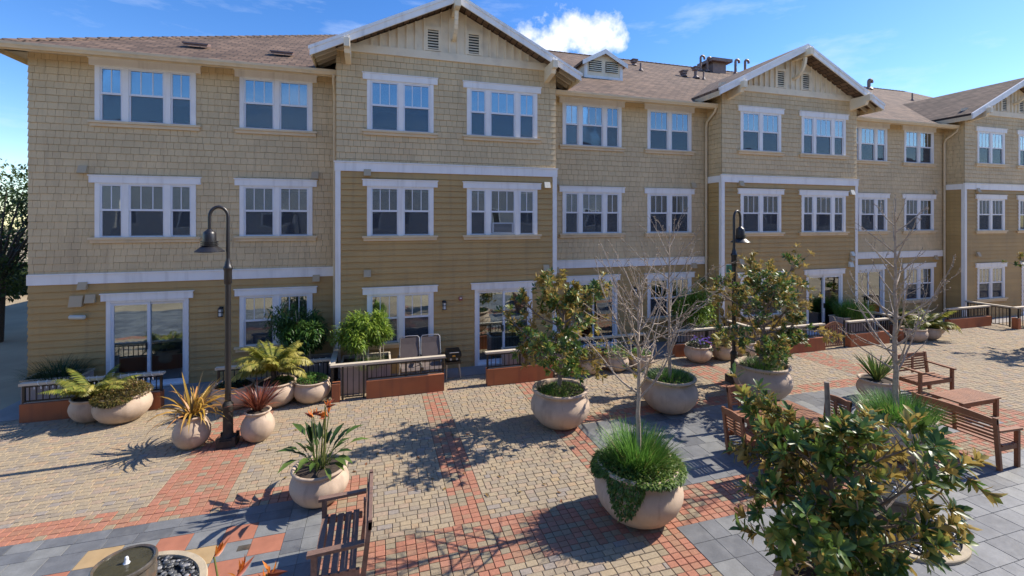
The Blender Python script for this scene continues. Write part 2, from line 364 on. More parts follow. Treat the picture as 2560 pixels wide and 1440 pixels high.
def paver_into(mb, x0, x1, y0, y1, z, tint, g=.0036, c=.005, dz=.03):
    x0 += g; x1 -= g; y0 += g; y1 -= g; mb.tint = tint; b = len(mb.v)
    mb.v += [(x0+c, y0+c, z), (x1-c, y0+c, z), (x1-c, y1-c, z), (x0+c, y1-c, z), (x0, y0, z-c), (x1, y0, z-c), (x1, y1, z-c), (x0, y1, z-c), (x0, y0, z-dz), (x1, y0, z-dz), (x1, y1, z-dz), (x0, y1, z-dz)]
    mb.face((b, b+1, b+2, b+3))
    for i in range(4):
        j = (i+1) % 4; mb.face((b+4+i, b+4+j, b+j, b+i)); mb.face((b+8+i, b+8+j, b+4+j, b+4+i))
def make_paving():
    rg = random.Random(5)
    tan, red = [], []
    ny = round((PY1-PY0)/.1)
    for r in range(ny):
        y0 = PY0+r*.1; ym = y0+.05
        ex = sorted((a, b) for a, b, c, d in RED+SLATE if c < ym < d)
        free = []; x = PX0
        for a, b in ex:
            if a > x+.02: free.append((x, a))
            x = max(x, b)
        if PX1 > x: free.append((x, PX1))
        for a, b in free:
            x = a; first = True
            while x < b-.012:
                l = rg.choice((.15, .15, .15, .205, .15, .10))
                if first and r % 2: l = .10
                first = False
                full = True
                if x+l > b-.05: l = b-x; full = False
                t = rg.random()**1.15
                if rg.random() < .12: t = rg.choice((.88, .95, .8, 1.0, .0))
                tan.append((x, x+l, y0, y0+.1, rg.uniform(-.003, .003), t, full and l in (.10, .15, .205)))
                x += l
    for k, (a, b, c, d) in enumerate(RED):
        nx = max(1, round((b-a)/.1275)); nyy = max(1, round((d-c)/.1)); sx = (b-a)/nx; sy = (d-c)/nyy
        for i in range(nx):
            for j in range(nyy):
                t = rg.uniform(.36, 1.0) if rg.random() < .62 else rg.uniform(0, .31)
                if k in (6, 7): t = rg.uniform(.42, 1.0) if rg.random() < .82 else rg.uniform(0, .31)
                red.append((a+i*sx, a+(i+1)*sx, c+j*sy, c+(j+1)*sy, rg.uniform(-.0028, .0028), t, abs(sx-.1275) < .004 and abs(sy-.1) < .003))
    for lst, nm, mt in ((tan, 'paver', M['paver']), (red, 'red_paver', M['paverred'])):
        vis = [p for p in lst if p[6] and inframe((p[0]+p[1])/2, (p[2]+p[3])/2, 0) and fwd((p[0]+p[1])/2, (p[2]+p[3])/2) > 4.5]
        vis.sort(key=lambda p: -(p[1]-p[0])/fwd((p[0]+p[1])/2, (p[2]+p[3])/2)**2)
        single = vis[:300]; ids = set(map(id, single)); cache = {}
        for p in single:
            wd = round(p[1]-p[0], 4); tb = round(p[5]*7)/7; key = (wd, tb)
            if key not in cache:
                m = MB(); paver_into(m, -wd/2, wd/2, -.05, .05, 0, tb); cache[key] = m.mesh(nm, mt)
            put(nm, cache[key], paving, ((p[0]+p[1])/2, (p[2]+p[3])/2, p[4]))
        m = MB()
        for p in lst:
            if id(p) not in ids: paver_into(m, p[0], p[1], p[2], p[3], p[4], p[5])
        m.build(nm+'_field', mt, paving, kind='stuff')
make_paving()
# slate terraces -----------------------------------------------------------------
def terrace(x0, x1, y0, y1, label):
    return tag(MB().box(x0, x1, y0, y1, -.084, -.006).build('slate_terrace', M['grout']), label, 'terrace', kind='structure')
_tcache = {}
def tile(par, x0, x1, y0, y1, mt, tint, rg):
    key = (round(x1-x0, 3), round(y1-y0, 3), mt.name, round(tint*5))
    if key not in _tcache:
        m = MB(); w, d = (x1-x0)/2, (y1-y0)/2; paver_into(m, -w, w, -d, d, 0, tint, .003, .002, .03); _tcache[key] = m.mesh('tile', mt)
    return put('tile', _tcache[key], par, ((x0+x1)/2, (y0+y1)/2, .002+rg.uniform(-.0012, .0012)))
def terrace_left():
    rg = random.Random(8); par = terrace(-13, -.72, 2.2, 7.46, 'slate terrace with red and yellow stone tiles round the urn fountain')
    far = MB()
    def t(x0, x1, y0, y1, c='s'):
        tt = rg.random()
        if c == 's' and not (x1 > -6.5 and y1 > 4.3): paver_into(far, x0, x1, y0, y1, .002, tt, .003, .002); return
        tile(par, x0, x1, y0, y1, {'s': M['slate'], 'r': M['tilered'], 'y': M['tileyel']}[c], tt, rg)
    gx = [-1.19-.39*i for i in range(31)]; gy = [7.05-.34*i for i in range(15)]
    for k in range(2):
        off = rg.random()*.2
        xs = -1.19
        while xs > -13:
            l = rg.uniform(.33, .42); t(max(xs-l, -13), xs, 7.05+k*.205, 7.255+k*.205); xs -= l
    y = 7.46
    while y > 2.25:
        l = .235; yb = max(y-l, 2.2); t(-1.19, -.955, yb, y); t(-.955, -.72, yb, y); y = yb
    colour = {(1, 0): 's', (2, 0): 'r', (4, 0): 'r', (6, 0): 'y', (1, 1): 'r', (3, 1): 'y', (2, 2): 'r', (4, 2): 's', (1, 3): 'r', (6, 2): 'y', (7, 1): 'r', (5, 3): 'y', (3, 4): 'r', (2, 4): 'y', (6, 4): 'r', (7, 3): 'y', (3, 3): 's'}
    for i in range(30):
        for j in range(14):
            c = colour.get((i+1, j), 's'); t(gx[i+1], gx[i], gy[j+1], gy[j], c)
    far.build('tile_field', M['slate'], par, kind='stuff')
    # drain grate in a dark tile
    g = MB().box(-1.72, -1.57, 6.5, 6.6, .001, .004)
    o = g.build('drain_grate', M['urn'], par)
terrace_left()
def terrace_right(x0, x1, y0, y1, label, s):
    rg = random.Random(s); par = terrace(x0, x1, y0, y1, label); far = MB()
    n = round((y1-y0)/.35); h = (y1-y0)/n
    for j in range(n):
        x = x0; ya = y0+j*h
        while x < x1-.03:
            l = rg.choice((.35, .35, .43, .35, .27)); xb = x+l if x+l < x1-.12 else x1
            if x < 9.5 and ya > 3.4: tile(par, x, xb, ya, ya+h, M['slate'], rg.random(), rg)
            else: paver_into(far, x, xb, ya, ya+h, .002, rg.random(), .003, .002)
            x = xb
    far.build('tile_field', M['slate'], par, kind='stuff')
terrace_right(3.92, 12.5, 6.1, 8.55, 'blue grey slate terrace under the teak dining table', 3)
terrace_right(3.92, 12.5, 2.2, 5.3, 'blue grey slate terrace round the second fountain', 4)
for i, (a, b, c, d) in enumerate(((-8.0, -1.05, 12.1, 13.56), (-1.05, 5.2, 12.1, 12.83), (5.2, 11.33, 12.1, 13.56), (11.33, 17.57, 12.1, 12.83), (17.57, 23.7, 12.1, 13.56), (23.7, 30, 12.1, 12.83))):
    tag(MB().box(a, b, c, d, -.06, .012).build('patio_slab', M['concrete']), 'grey concrete patio slab along the foot of the building', 'patio', 'patio slabs', 'structure')

# ------------------------------------------------------------------ apartment building
YA, YB = 13.57, 12.84
BW, PER = 6.24, 12.365
BAYS = [-1.045, -1.045+PER, -1.045+2*PER]          # left edges of the three gabled bays
SECS = [(-7.95, -7.175, -1.045), (5.195, 5.19, 11.32), (17.56, 17.555, 23.685), (29.925, 29.92, 36.0)]   # wall start, layout origin, wall end
XEND = 36.0
bld = empty('apartment_building', (-7.95, 13.57, 0), 0, 'three storey tan shingled apartment building with white gabled bays', 'building')
def bpart(mb, name, m, **k): return mb.build(name, M[m], bld, world=True, **k)
TOP = (2.37, 5.30, 8.18); BOT = (.86, 3.79, 6.66)
_mc = {}
def cm(key, fn):
    if key not in _mc: _mc[key] = fn()
    return _mc[key]
def bx(key, m, *b): return cm((key, m)+tuple(round(q, 4) for q in b), lambda: boxmesh(key, M[m], *b))
rgw = random.Random(77)
def window(x0, units, lev, Y, ac=False):
    """casing left edge x0, list of unit widths; local origin at casing lower left on the wall face"""
    zt, zb = TOP[lev]-.165, BOT[lev]; H = zt-zb
    cs, mu = .10, .13
    W = 2*cs+sum(units)+mu*(len(units)-1)
    def casing():
        m = MB(); y0, y1 = -.042, .06
        m.box(0, cs, y0, y1, 0, H); m.box(W-cs, W, y0, y1, 0, H)
        m.box(cs, W-cs, y0+.004, y1, H-.03, H)
        x = cs
        for u in units[:-1]: x += u; m.box(x, x+mu, y0, y1, 0, H-.03); x += mu
        return m.mesh('window', M['trim'])
    wo = put('window', cm(('casing', tuple(units), lev), casing), bld, (x0, Y, zb), world=True)
    put('header', bx('header', 'trim', -.11, W+.11, -.065, .02, H+.001, H+.165), wo)
    put('header_cap', bx('header_cap', 'trim', -.13, W+.13, -.085, .02, H+.166, H+.192), wo)
    put('sill', bx('sill', 'cream', -.12, W+.12, -.10, .02, -.055, -.001), wo)
    put('apron', bx('apron', 'cream', -.09, W+.09, -.062, .02, -.135, -.0555), wo)
    x = cs
    for k, u in enumerate(units):
        h = H-.03; mid = h*.505; f = .042; sf = .05
        def sash():
            m = MB()
            for a, b, yy in ((mid-.01, h, -.012), (0, mid+.03, .012)):
                m.box(0, f, yy-.016, yy+.02, a, b); m.box(u-f, u, yy-.016, yy+.02, a, b)
                m.box(f, u-f, yy-.016, yy+.02, a, a+sf); m.box(f, u-f, yy-.016, yy+.02, b-sf*.8, b)
            return m.mesh('sash', M['sash'])
        so = put('sash', cm(('sash', u, lev), sash), wo, (x, 0, 0))
        jit = lambda: (R(rgw.uniform(-.35, .35)), 0, R(rgw.uniform(-.35, .35)))
        pw, ph1, ph2 = u/2-f, (h-mid-.09)/2, (mid-.06)/2
        put('pane', bx('pane', 'glass', -pw, pw, -.003, .003, -ph1, ph1), wo, (x+u/2, -.01, mid+.04+ph1), jit())
        put('pane', bx('pane', 'glass', -pw, pw, -.003, .003, -ph2, ph2), wo, (x+u/2, .014, .05+ph2), jit())
        nm = 1 if u < .6 else 2
        for q in range(nm):
            put('muntin', bx('muntin', 'sash', -.010, .010, -.019, .001, mid+.03, h-.03), wo, (x+u*(q+1)/(nm+1), 0, 0))
        if not (ac and k == 1):
            put('insect_screen', cm(('screen', u, lev), lambda: MB().poly([(f, -.006, .03), (u-f, -.006, .03), (u-f, -.006, mid), (f, -.006, mid)]).mesh('insect_screen', M['screen'])), wo, (x, 0, 0))
        # roller shade behind the glass, let down by a different amount in each unit
        drop = rgw.choice((1, 1, 1, .97, .8, .62, 1, .5, .93) if lev else (1, .9, 1, .97, .7))
        if lev == 1 and rgw.random() < .14: drop = .08
        put('roller_shade', bx('roller_shade', rgw.choice(('blind', 'blind', 'blind3', 'blind2')), .015, u-.015, .075, .082, h*(1-drop), h-.01), wo, (x, 0, 0))
        x += u+mu
    return wo, W
def wall_ac(wo, x, u):
    m = MB().box(x+.06, x+u-.06, -.035, .1, .05, .36)
    o = m.build('window_air_conditioner', M['blind3'], wo)
    g = MB()
    for i in range(7): g.box(x+.11, x+u-.11, -.043, -.034, .09+i*.035, .108+i*.035)
    return o, g
U2, U3 = (.725, .725), (.46, .76, .46)
holes_s = {}
def slider(x0, Y, flip=False):
    W, zt = 1.75, 2.205; cs = .09
    def frame():
        m = MB(); m.box(0, cs, -.045, .06, -.0, zt); m.box(W-cs, W, -.045, .06, 0, zt); m.box(cs, W-cs, -.041, .06, zt-.05, zt); m.box(cs, W-cs, -.05, .1, 0, .04)
        return m.mesh('sliding_door', M['trim'])
    d = put('sliding_door', cm(('slider',), frame), bld, (x0, Y, 0.01), world=True)
    put('header', bx('header', 'trim', -.10, W+.10, -.065, .02, zt+.001, zt+.165), d)
    put('header_cap', bx('header_cap', 'trim', -.12, W+.12, -.085, .02, zt+.166, zt+.192), d)
    half = (W-2*cs)/2
    for k in range(2):
        xa = cs+k*half-(.03 if k else 0); xb = xa+half+.03; y = (.0 if (k == 1) == flip else .035)
        def leaf():
            m = MB(); f = .06
            m.box(0, f, -.018, .018, .04, zt-.05); m.box(xb-xa-f, xb-xa, -.018, .018, .04, zt-.05)
            m.box(f, xb-xa-f, -.018, .018, .04, .04+.1); m.box(f, xb-xa-f, -.018, .018, zt-.12, zt-.05)
            return m.mesh('door_leaf', M['sash'])
        put('door_leaf', cm(('leaf', k), leaf), d, (xa, y, 0))
        pw, ph = (xb-xa)/2-.06, (zt-.26)/2
        put('pane', bx('pane', 'glass', -pw, pw, -.003, .003, -ph, ph), d, ((xa+xb)/2, y, .14+ph), (R(rgw.uniform(-.3, .3)), 0, R(rgw.uniform(-.3, .3))))
    put('handle', bx('handle', 'black', 0, .03, -.06, -.02, .95, 1.13), d, (cs+half-.05, 0, 0))
    def slats():
        m = MB(); rr = random.Random(4); x = .1
        while x < W-.16:
            a = rr.uniform(-.012, .012); m.poly([(x, .13+a, .05), (x+.085, .15-a, .05), (x+.085, .15-a, zt-.06), (x, .13+a, zt-.06)]); x += .09
        return m.mesh('vertical_blind', M['vblind'])
    put('vertical_blind', cm(('vb',), slats), d)
    return d
SHN, BRD = [], []      # collected cladding pieces of the front walls
def free_pieces(s0, s1, za, zb, holes):
    xs = sorted({s0, s1} | {min(max(q, s0), s1) for h in holes for q in h[:2] if h[2] < zb and h[3] > za})
    out = []
    for a, b in zip(xs, xs[1:]):
        if b-a < .01: continue
        mid = (a+b)/2; hit = [h for h in holes if h[0] < mid < h[1] and h[2] < zb and h[3] > za]
        ps = [(za, zb)] if not hit else [p for p in ((za, hit[0][2]), (hit[0][3], zb)) if p[1]-p[0] > .02]
        for p in ps:
            if out and out[-1][1] == a and out[-1][2:] == p: out[-1] = (out[-1][0], b)+p
            else: out.append((a, b)+p)
    return out
def clad(kind, s0, s1, z0, z1, holes, rg, exp):
    n = max(1, round((z1-z0)/exp)); e = (z1-z0)/n; res = []
    for i in range(n):
        za, zb = z0+i*e, z0+(i+1)*e
        for a, b, pa, pb in free_pieces(s0, s1, za, zb, holes):
            if kind == 'lap':
                res.append((a, b, pa, pb, rg.random()))
            else:
                x = a
                if i % 2: pass
                first = True
                while x < b-.004:
                    l = rg.choice((.155, .155, .20, .25, .13, .18)) * (rg.uniform(.5, 1) if first else 1); first = False
                    if x+l > b-.06: l = b-x
                    res.append((x, x+l, pa+rg.uniform(-.002, .003), pb, rg.random())); x += l
    return res
TH_B = {'lap': (.032, .006), 'shingle': (.026, .005)}
def wedge(mb, fr, a, b, za, zb, kind, g):
    t0, t1 = TH_B[kind]; O, ax, nr = fr; a += g; b -= g
    P = lambda s, z, d: (O[0]+ax[0]*s+nr[0]*d, O[1]+ax[1]*s+nr[1]*d, z)
    mb.hexa([P(a, za-.004, t0), P(b, za-.004, t0), P(b, za-.004, 0), P(a, za-.004, 0), P(a, zb-.007, t1), P(b, zb-.007, t1), P(b, zb-.007, 0), P(a, zb-.007, 0)])
def front_wall(name, x0, x1, z0, z1, Y, holes, kind, seed):
    """core with openings, plus cladding pieces collected for later"""
    m = MB()
    xs = sorted({x0, x1} | {q for h in holes for q in h[:2]}); zs = sorted({z0, z1} | {min(max(q, z0), z1) for h in holes for q in h[2:]})
    for a, b in zip(xs, xs[1:]):
        for c, d in zip(zs, zs[1:]):
            if any(h[0] < (a+b)/2 < h[1] and h[2] < (c+d)/2 < h[3] for h in holes): continue
            m.box(a, b, Y, Y+.14, c, d)
    part = bpart(m, name, 'felt')
    ps = clad(kind, x0, x1, z0, z1, holes, random.Random(seed), .165 if kind == 'lap' else .17)
    (BRD if kind == 'lap' else SHN).extend((part, Y)+p for p in ps)
    return part
def side_wall(name, X, y0, y1, z0, z1, nx, kind, seed):
    m = MB(); m.box(X-(.14 if nx > 0 else 0), X+(.14 if nx < 0 else 0), y0, y1, z0, z1)
    part = bpart(m, name, 'felt')
    c = MB(); rg = random.Random(seed)
    fr = ((X, y1, 0), (0, -1, 0), (nx, 0, 0)) if nx < 0 else ((X, y0, 0), (0, 1, 0), (nx, 0, 0))
    for a, b, za, zb, t in clad(kind, 0, y1-y0, z0, z1, [], rg, .165 if kind == 'lap' else .17):
        c.tint = t; wedge(c, fr, a, b, za, zb, kind, .0 if kind == 'lap' else .005)
    c.build('siding' if kind == 'lap' else 'shingle_field', M[kind], part, kind='stuff')
SEC_W = lambda o: [(o+.53, U3), (o+3.67, U2)]
def add_section(i, xs, o, xe):
    hl, hu = [], []
    for x, u in SEC_W(o):
        W = .2+sum(u)+.13*(len(u)-1)
        for lev in (1, 2):
            if x+W < xe: hu.append((x+.01, x+W-.01, BOT[lev]+.01, TOP[lev]-.175)); window(x, u, lev, YA, )
    slider(o+.76, YA); hl.append((o+.77, o+2.50, 0, 2.19))
    x, u = SEC_W(o)[1]; W = .2+sum(u)+.13
    hl.append((x+.01, x+W-.01, BOT[0]+.01, TOP[0]-.175)); window(x, u, 0, YA)
    front_wall('wall', xs, xe, 0, 2.66, YA, hl, 'lap', 10+i)
    front_wall('wall', xs, xe, 2.66, 8.24, YA, hu, 'shingle', 20+i)
    bpart(MB().box(xs, xe, YA-.045, YA, 2.66, 2.89), 'belly_band', 'trim')
    bpart(MB().box(xs, xe, YA-.065, YA, 2.891, 2.92), 'band_cap', 'trim')
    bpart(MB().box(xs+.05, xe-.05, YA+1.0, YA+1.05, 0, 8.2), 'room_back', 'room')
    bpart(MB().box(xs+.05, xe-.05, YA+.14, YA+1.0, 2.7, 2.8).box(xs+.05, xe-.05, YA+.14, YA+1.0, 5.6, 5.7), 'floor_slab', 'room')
def bay_roof_z(x, xc): return 10.40-.495*abs(x-xc)
def add_bay(i, x0):
    x1 = x0+BW; xc = (x0+x1)/2; Y = YB
    hl, hu = [], []
    for x, u in ((x0+.77, U2), (x0+3.50, U3)):
        W = .2+sum(u)+.13*(len(u)-1)
        for lev in (1, 2):
            (hl if lev < 2 else hu).append((x+.01, x+W-.01, BOT[lev]+.01, TOP[lev]-.175))
            wo, _ = window(x, u, lev, Y, ac=(i == 0 and lev == 1 and len(u) == 3))
            if i == 0 and lev == 1 and len(u) == 3:
                ac, g = wall_ac(wo, .1+.46+.13, .76); g.build('grille', M['vent'], wo)
    hl.append((x0+.78, x0+2.54, BOT[0]+.01, TOP[0]-.175)); window(x0+.77, U2, 0, Y)
    slider(x0+3.73, Y, True); hl.append((x0+3.74, x0+5.47, 0, 2.19))
    front_wall('wall', x0, x1, 0, 5.53, Y, hl, 'lap', 30+i)
    front_wall('wall', x0, x1, 5.53, 8.74, Y, hu, 'shingle', 40+i)
    for X, n in ((x0, -1), (x1, 1)):
        side_wall('side_wall', X, Y+.001, YA, 0, 5.53, n, 'lap', 50+i); side_wall('side_wall', X, Y+.001, 14.4, 5.53, 8.6, n, 'shingle', 60+i)
        bpart(MB().box(min(X, X+n*.045), max(X, X+n*.045), Y+.0005, YA, 5.531, 5.759), 'belly_band', 'trim')
        bpart(MB().box(min(X-n*.10, X+n*.032), max(X-n*.10, X+n*.032), Y-.034, Y+.09, .02, 5.53), 'corner_board', 'trim')
    bpart(MB().box(x0-.046, x1+.046, Y-.046, Y, 5.53, 5.76), 'belly_band', 'trim')
    bpart(MB().box(x0-.066, x1+.066, Y-.07, Y, 5.761, 5.79), 'band_cap', 'trim')
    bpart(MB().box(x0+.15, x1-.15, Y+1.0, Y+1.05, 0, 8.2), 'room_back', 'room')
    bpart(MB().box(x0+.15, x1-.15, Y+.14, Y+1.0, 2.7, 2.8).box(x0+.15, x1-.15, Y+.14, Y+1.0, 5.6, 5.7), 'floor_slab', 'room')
    # gable: frieze band, board and batten, louvres
    bpart(MB().box(x0-.03, x1+.03, Y-.055, Y+.1, 8.73, 8.95), 'frieze_board', 'batten')
    g = MB().prism([(x0, 8.93), (x1, 8.93), (x1, bay_roof_z(x1, xc)-.12), (xc, bay_roof_z(xc, xc)-.14), (x0, bay_roof_z(x0, xc)-.12)], Y-.012, Y+.12)
    gb = bpart(g, 'gable_board', 'batten')
    for k in range(-13, 13):
        bxp = xc+k*.235+.1175
        zt = bay_roof_z(bxp, xc)-.14
        if zt > 9.05 and abs(bxp-xc) < BW/2-.1 and not any(abs(bxp-(xc+s*.58)) < .16 for s in (-1, 1)):
            bpart(MB().box(bxp-.022, bxp+.022, Y-.06, Y-.0125, 8.951, zt), 'batten', 'batten')
    for s in (-1, 1):
        vx = xc+s*.58; v = MB()
        v.box(vx-.22, vx-.15, Y-.05, Y-.012, 8.97, 9.56); v.box(vx+.15, vx+.22, Y-.05, Y-.012, 8.97, 9.56); v.box(vx-.26, vx+.26, Y-.055, Y-.012, 9.56, 9.65); v.box(vx-.15, vx+.15, Y-.05, Y-.012, 8.97, 9.01)
        vo = bpart(v, 'gable_vent', 'batten')
        MB().box(vx-.15, vx+.15, Y-.016, Y-.0125, 9.01, 9.56).build('vent_backing', M['vent'], vo)
        for q in range(7):
            z = 9.03+q*.077
            MB().hexa([(vx-.15, Y-.046, z), (vx+.15, Y-.046, z), (vx+.15, Y-.018, z+.035), (vx-.15, Y-.018, z+.035), (vx-.15, Y-.046, z+.012), (vx+.15, Y-.046, z+.012), (vx+.15, Y-.018, z+.047), (vx-.15, Y-.018, z+.047)]).build('louvre', M['batten'], vo)
    # roof planes, barge boards, beams
    yf = 12.28; hs = BW/2+.56; yr0 = 13.08
    zE = bay_roof_z(xc+hs, xc); zr = bay_roof_z(xc, xc)
    yv = yr0+(zE-8.24)/.525; yt = yr0+(zr-8.24)/.525
    for s in (-1, 1):
        a, b, c, d = (xc+s*hs, yf, zE), (xc, yf, zr), (xc, yt+.3, zr), (xc+s*hs, yv+.3, zE)
        top = [a, b, c, d]; th = .09
        p = [(q[0], q[1], q[2]-th) for q in top]+top
        if s > 0: p = p[3::-1]+p[7:3:-1]
        bpart(MB().hexa(p), 'roof', 'roofx')
        ln = math.hypot(hs, zr-zE); ux, uz = s*hs/ln, -(zr-zE)/ln
        # barge board in two steps with a plumb-cut tail
        for (y0, y1, dz0, dz1, ext) in ((yf-.04, yf+.004, -.235, -.075, .02), (yf-.06, yf+.004, -.0745, .008, .05)):
            e = ext; X1, Z1 = xc+s*(hs+e), zE-.495*e
            poly = [(xc, zr+dz0), (X1, Z1+dz0), (X1, Z1+dz1), (xc, zr+dz1)]
            if s < 0: poly = poly[::-1]
            bpart(MB().prism(poly, y0, y1), 'barge_board', 'trim')
        # eave fascia under the side
        bpart(MB().box(min(xc+s*hs, xc+s*(hs-.03)), max(xc+s*hs, xc+s*(hs-.03)), yf+.005, yv+.3, zE-.26, zE-.091), 'fascia', 'cream')
        for q in range(4):
            yy = yf+.25+q*.3
            bpart(MB().bar((xc+s*(hs-.05), yy, zE-.155), (xc+s*(BW/2), yy, bay_roof_z(xc+BW/2, xc)-.165), .06, .12), 'rafter_tail', 'soffit')
        xb = xc+s*(BW/2-.30); zb_ = bay_roof_z(xb, xc)
        bpart(MB().box(xb-.07, xb+.07, yf-.20, Y+.0, zb_-.40, zb_-.19).hexa([(xb-.07, yf-.02, zb_-.52), (xb+.07, yf-.02, zb_-.52), (xb+.07, Y, zb_-.62), (xb-.07, Y, zb_-.62), (xb-.07, yf-.07, zb_-.401), (xb+.07, yf-.07, zb_-.401), (xb+.07, Y, zb_-.401), (xb-.07, Y, zb_-.401)]), 'outrigger_beam', 'batten')
        spikes(xb, yf-.13, zb_-.189)
    bpart(MB().box(xc-.075, xc+.075, yf-.22, Y, zr-.42, zr-.20), 'outrigger_beam', 'batten')
    spikes(xc, yf-.15, zr-.199)
    pts = []
    for k in range(9):
        t = k/8; pts.append((xc, yf+.06+(Y-.04-yf-.06)*(1-math.cos(t*1.57)), zr-.44-.62*math.sin(t*1.57)))
    cb = MB()
    for p, q in zip(pts, pts[1:]): cb.bar(p, q, .09, .10, (1, 0, 0))
    bpart(cb, 'curved_bracket', 'batten')
def spikes(x, y, z):
    m = MB(); rg = random.Random(int(x*100)); m.box(x-.08, x+.08, y-.05, y+.05, z, z+.012)
    for k in range(26):
        px, py = x+rg.uniform(-.08, .08), y+rg.uniform(-.05, .04); m.tube([(px, py, z+.01), (px+rg.uniform(-.04, .04), py+rg.uniform(-.05, .03), z+.075)], .005, 3, False)
    bpart(m, 'bird_spike_strip', 'trim')
for i, (xs, o, xe) in enumerate(SECS): add_section(i, xs, o, xe)
for i, x0 in enumerate(BAYS): add_bay(i, x0)
def place_cladding():
    for lst, kind, nm in ((BRD, 'lap', 'board'), (SHN, 'shingle', 'shingle')):
        def size(p):
            x, z = (p[2]+p[3])/2, (p[4]+p[5])/2
            if not inframe(x, p[1], z) or (kind == 'shingle' and (p[3]-p[2] < .12 or p[5]-p[4] < .16)): return 0
            return min(1.5, p[3]-p[2])*(p[5]-p[4])/fwd(x, p[1])**2
        srt = sorted(lst, key=size, reverse=True); single = srt[:300]; rest = srt[300:]
        cache = {}; t0, t1 = TH_B[kind]
        for part, Y, a, b, za, zb, t in single:
            tb = round(t*4)/4
            if tb not in cache:
                m = MB(); m.tint = tb
                m.hexa([(0, -t0, -.015), (1, -t0, -.015), (1, 0, -.015), (0, 0, -.015), (0, -t1, .96), (1, -t1, .96), (1, 0, .96), (0, 0, .96)]); cache[tb] = m.mesh(nm, M[kind])
            g = 0 if kind == 'lap' else .003
            put(nm, cache[tb], part, (a+g, Y, za), (0, 0, 0), (b-a-2*g, 1, zb-za))
        per = {}
        for p in rest: per.setdefault(p[0].name, []).append(p)
        for k, ps in per.items():
            m = MB()
            for part, Y, a, b, za, zb, t in ps:
                m.tint = t; wedge(m, ((0, Y, 0), (1, 0, 0), (0, -1, 0)), a, b, za, zb, kind, 0 if kind == 'lap' else .003)
            m.build(nm+'_field', M[kind], ps[0][0], kind='stuff')
place_cladding()
# end and rear walls
side_wall('end_wall', -7.95, YA+.001, 31.5, 0, 2.66, -1, 'lap', 5); side_wall('end_wall', -7.95, YA+.001, 31.5, 2.66, 8.24, -1, 'shingle', 6)
bpart(MB().box(-7.995, -7.9505, YA+.001, 31.5, 2.661, 2.889), 'belly_band', 'trim')
bpart(MB().box(-7.95, XEND, 31.4, 31.6, 0, 8.2), 'rear_wall', 'cream')
# main hipped roof
RX0, RY0, RZ0, RP, RD = -8.4, 13.08, 8.24, .525, 9.75
RZ1 = RZ0+RP*RD; RYR = RY0+RD
rf = bpart(MB().poly([(RX0, RY0, RZ0), (XEND+.4, RY0, RZ0), (XEND+.4, RYR, RZ1), (RX0+RD, RYR, RZ1)]), 'roof', 'roof')
bpart(MB().poly([(RX0, RY0+2*RD, RZ0), (RX0, RY0, RZ0), (RX0+RD, RYR, RZ1)]), 'roof', 'roofx')
bpart(MB().poly([(XEND+.4, RY0+2*RD, RZ0), (RX0, RY0+2*RD, RZ0), (RX0+RD, RYR, RZ1), (XEND+.4, RYR, RZ1)]), 'roof', 'roof')
bpart(MB().poly([(XEND, YA, 0), (XEND, 31.5, 0), (XEND, 31.5, 8.2), (XEND, RYR, RZ1-.05), (XEND, YA, 8.2)]), 'end_wall', 'cream')
for a, b in ((RX0, BAYS[0]-.02), (BAYS[0]+BW+.02, BAYS[1]-.02), (BAYS[1]+BW+.02, BAYS[2]-.02), (BAYS[2]+BW+.02, XEND+.4)):
    bpart(MB().box(a, b, RY0+.02, YA, 8.205, 8.225), 'soffit', 'soffit')
    bpart(MB().box(a, b, RY0, RY0+.019, 8.09, 8.238), 'fascia', 'cream')
    g = MB(); y = RY0
    prof = [(y-.001, 8.115), (y-.07, 8.115), (y-.085, 8.15), (y-.115, 8.19), (y-.12, 8.245), (y-.11, 8.245), (y-.10, 8.2), (y-.06, 8.135), (y-.001, 8.13)]
    b0 = len(g.v); n = len(prof); g.v += [(a, p, q) for p, q in prof]+[(b, p, q) for p, q in prof]
    for k in range(n): g.face((b0+k, b0+(k+1) % n, b0+n+(k+1) % n, b0+n+k))
    g.face(tuple(b0+k for k in range(n))); g.face(tuple(b0+n+k for k in reversed(range(n))))
    bpart(g, 'gutter', 'cream')
bpart(MB().box(RX0-.001, RX0+.02, RY0, RY0+2*RD, 8.09, 8.235), 'fascia', 'cream')
bpart(MB().box(RX0+.021, -7.95, RY0+.02, RY0+2*RD, 8.205, 8.225), 'soffit', 'soffit')
for X in (BAYS[0]-.10, BAYS[1]-.10, BAYS[2]-.10):
    pts = [(X+.02, RY0-.06, 8.12), (X+.01, RY0-.03, 8.0), (X, YA-.14, 7.72), (X, YA-.09, 7.55), (X, YA-.09, .12), (X, YA-.16, .05)]
    bpart(MB().tube(pts, .042, 8), 'downspout', 'cream', smooth=True)
# ridge caps
capm = MB()
capm.hexa([(0, -.15, -.05), (.33, -.15, -.05), (.33, 0, .01), (0, 0, .03), (0, -.15, -.035), (.33, -.15, -.035), (.33, 0, .035), (0, 0, .055)])
capm.hexa([(0, 0, .03), (.33, 0, .01), (.33, .15, -.05), (0, .15, -.05), (0, 0, .055), (.33, 0, .035), (.33, .15, -.035), (0, .15, -.035)])
capm = capm.mesh('ridge_cap', M['roof'])
hd = Vector((RD, RD, RZ1-RZ0)); hl = hd.length; hdir = hd.normalized()
hq = hdir.to_track_quat('X', 'Z').to_euler()
k = 0.0
while k < hl:
    p = Vector((RX0, RY0, RZ0))+hdir*k; put('ridge_cap', capm, rf, tuple(p), tuple(hq)); k += .26
for X in [RX0+RD+q*.3 for q in range(115)]:
    if X < XEND: put('ridge_cap', capm, rf, (X, RYR, RZ1))
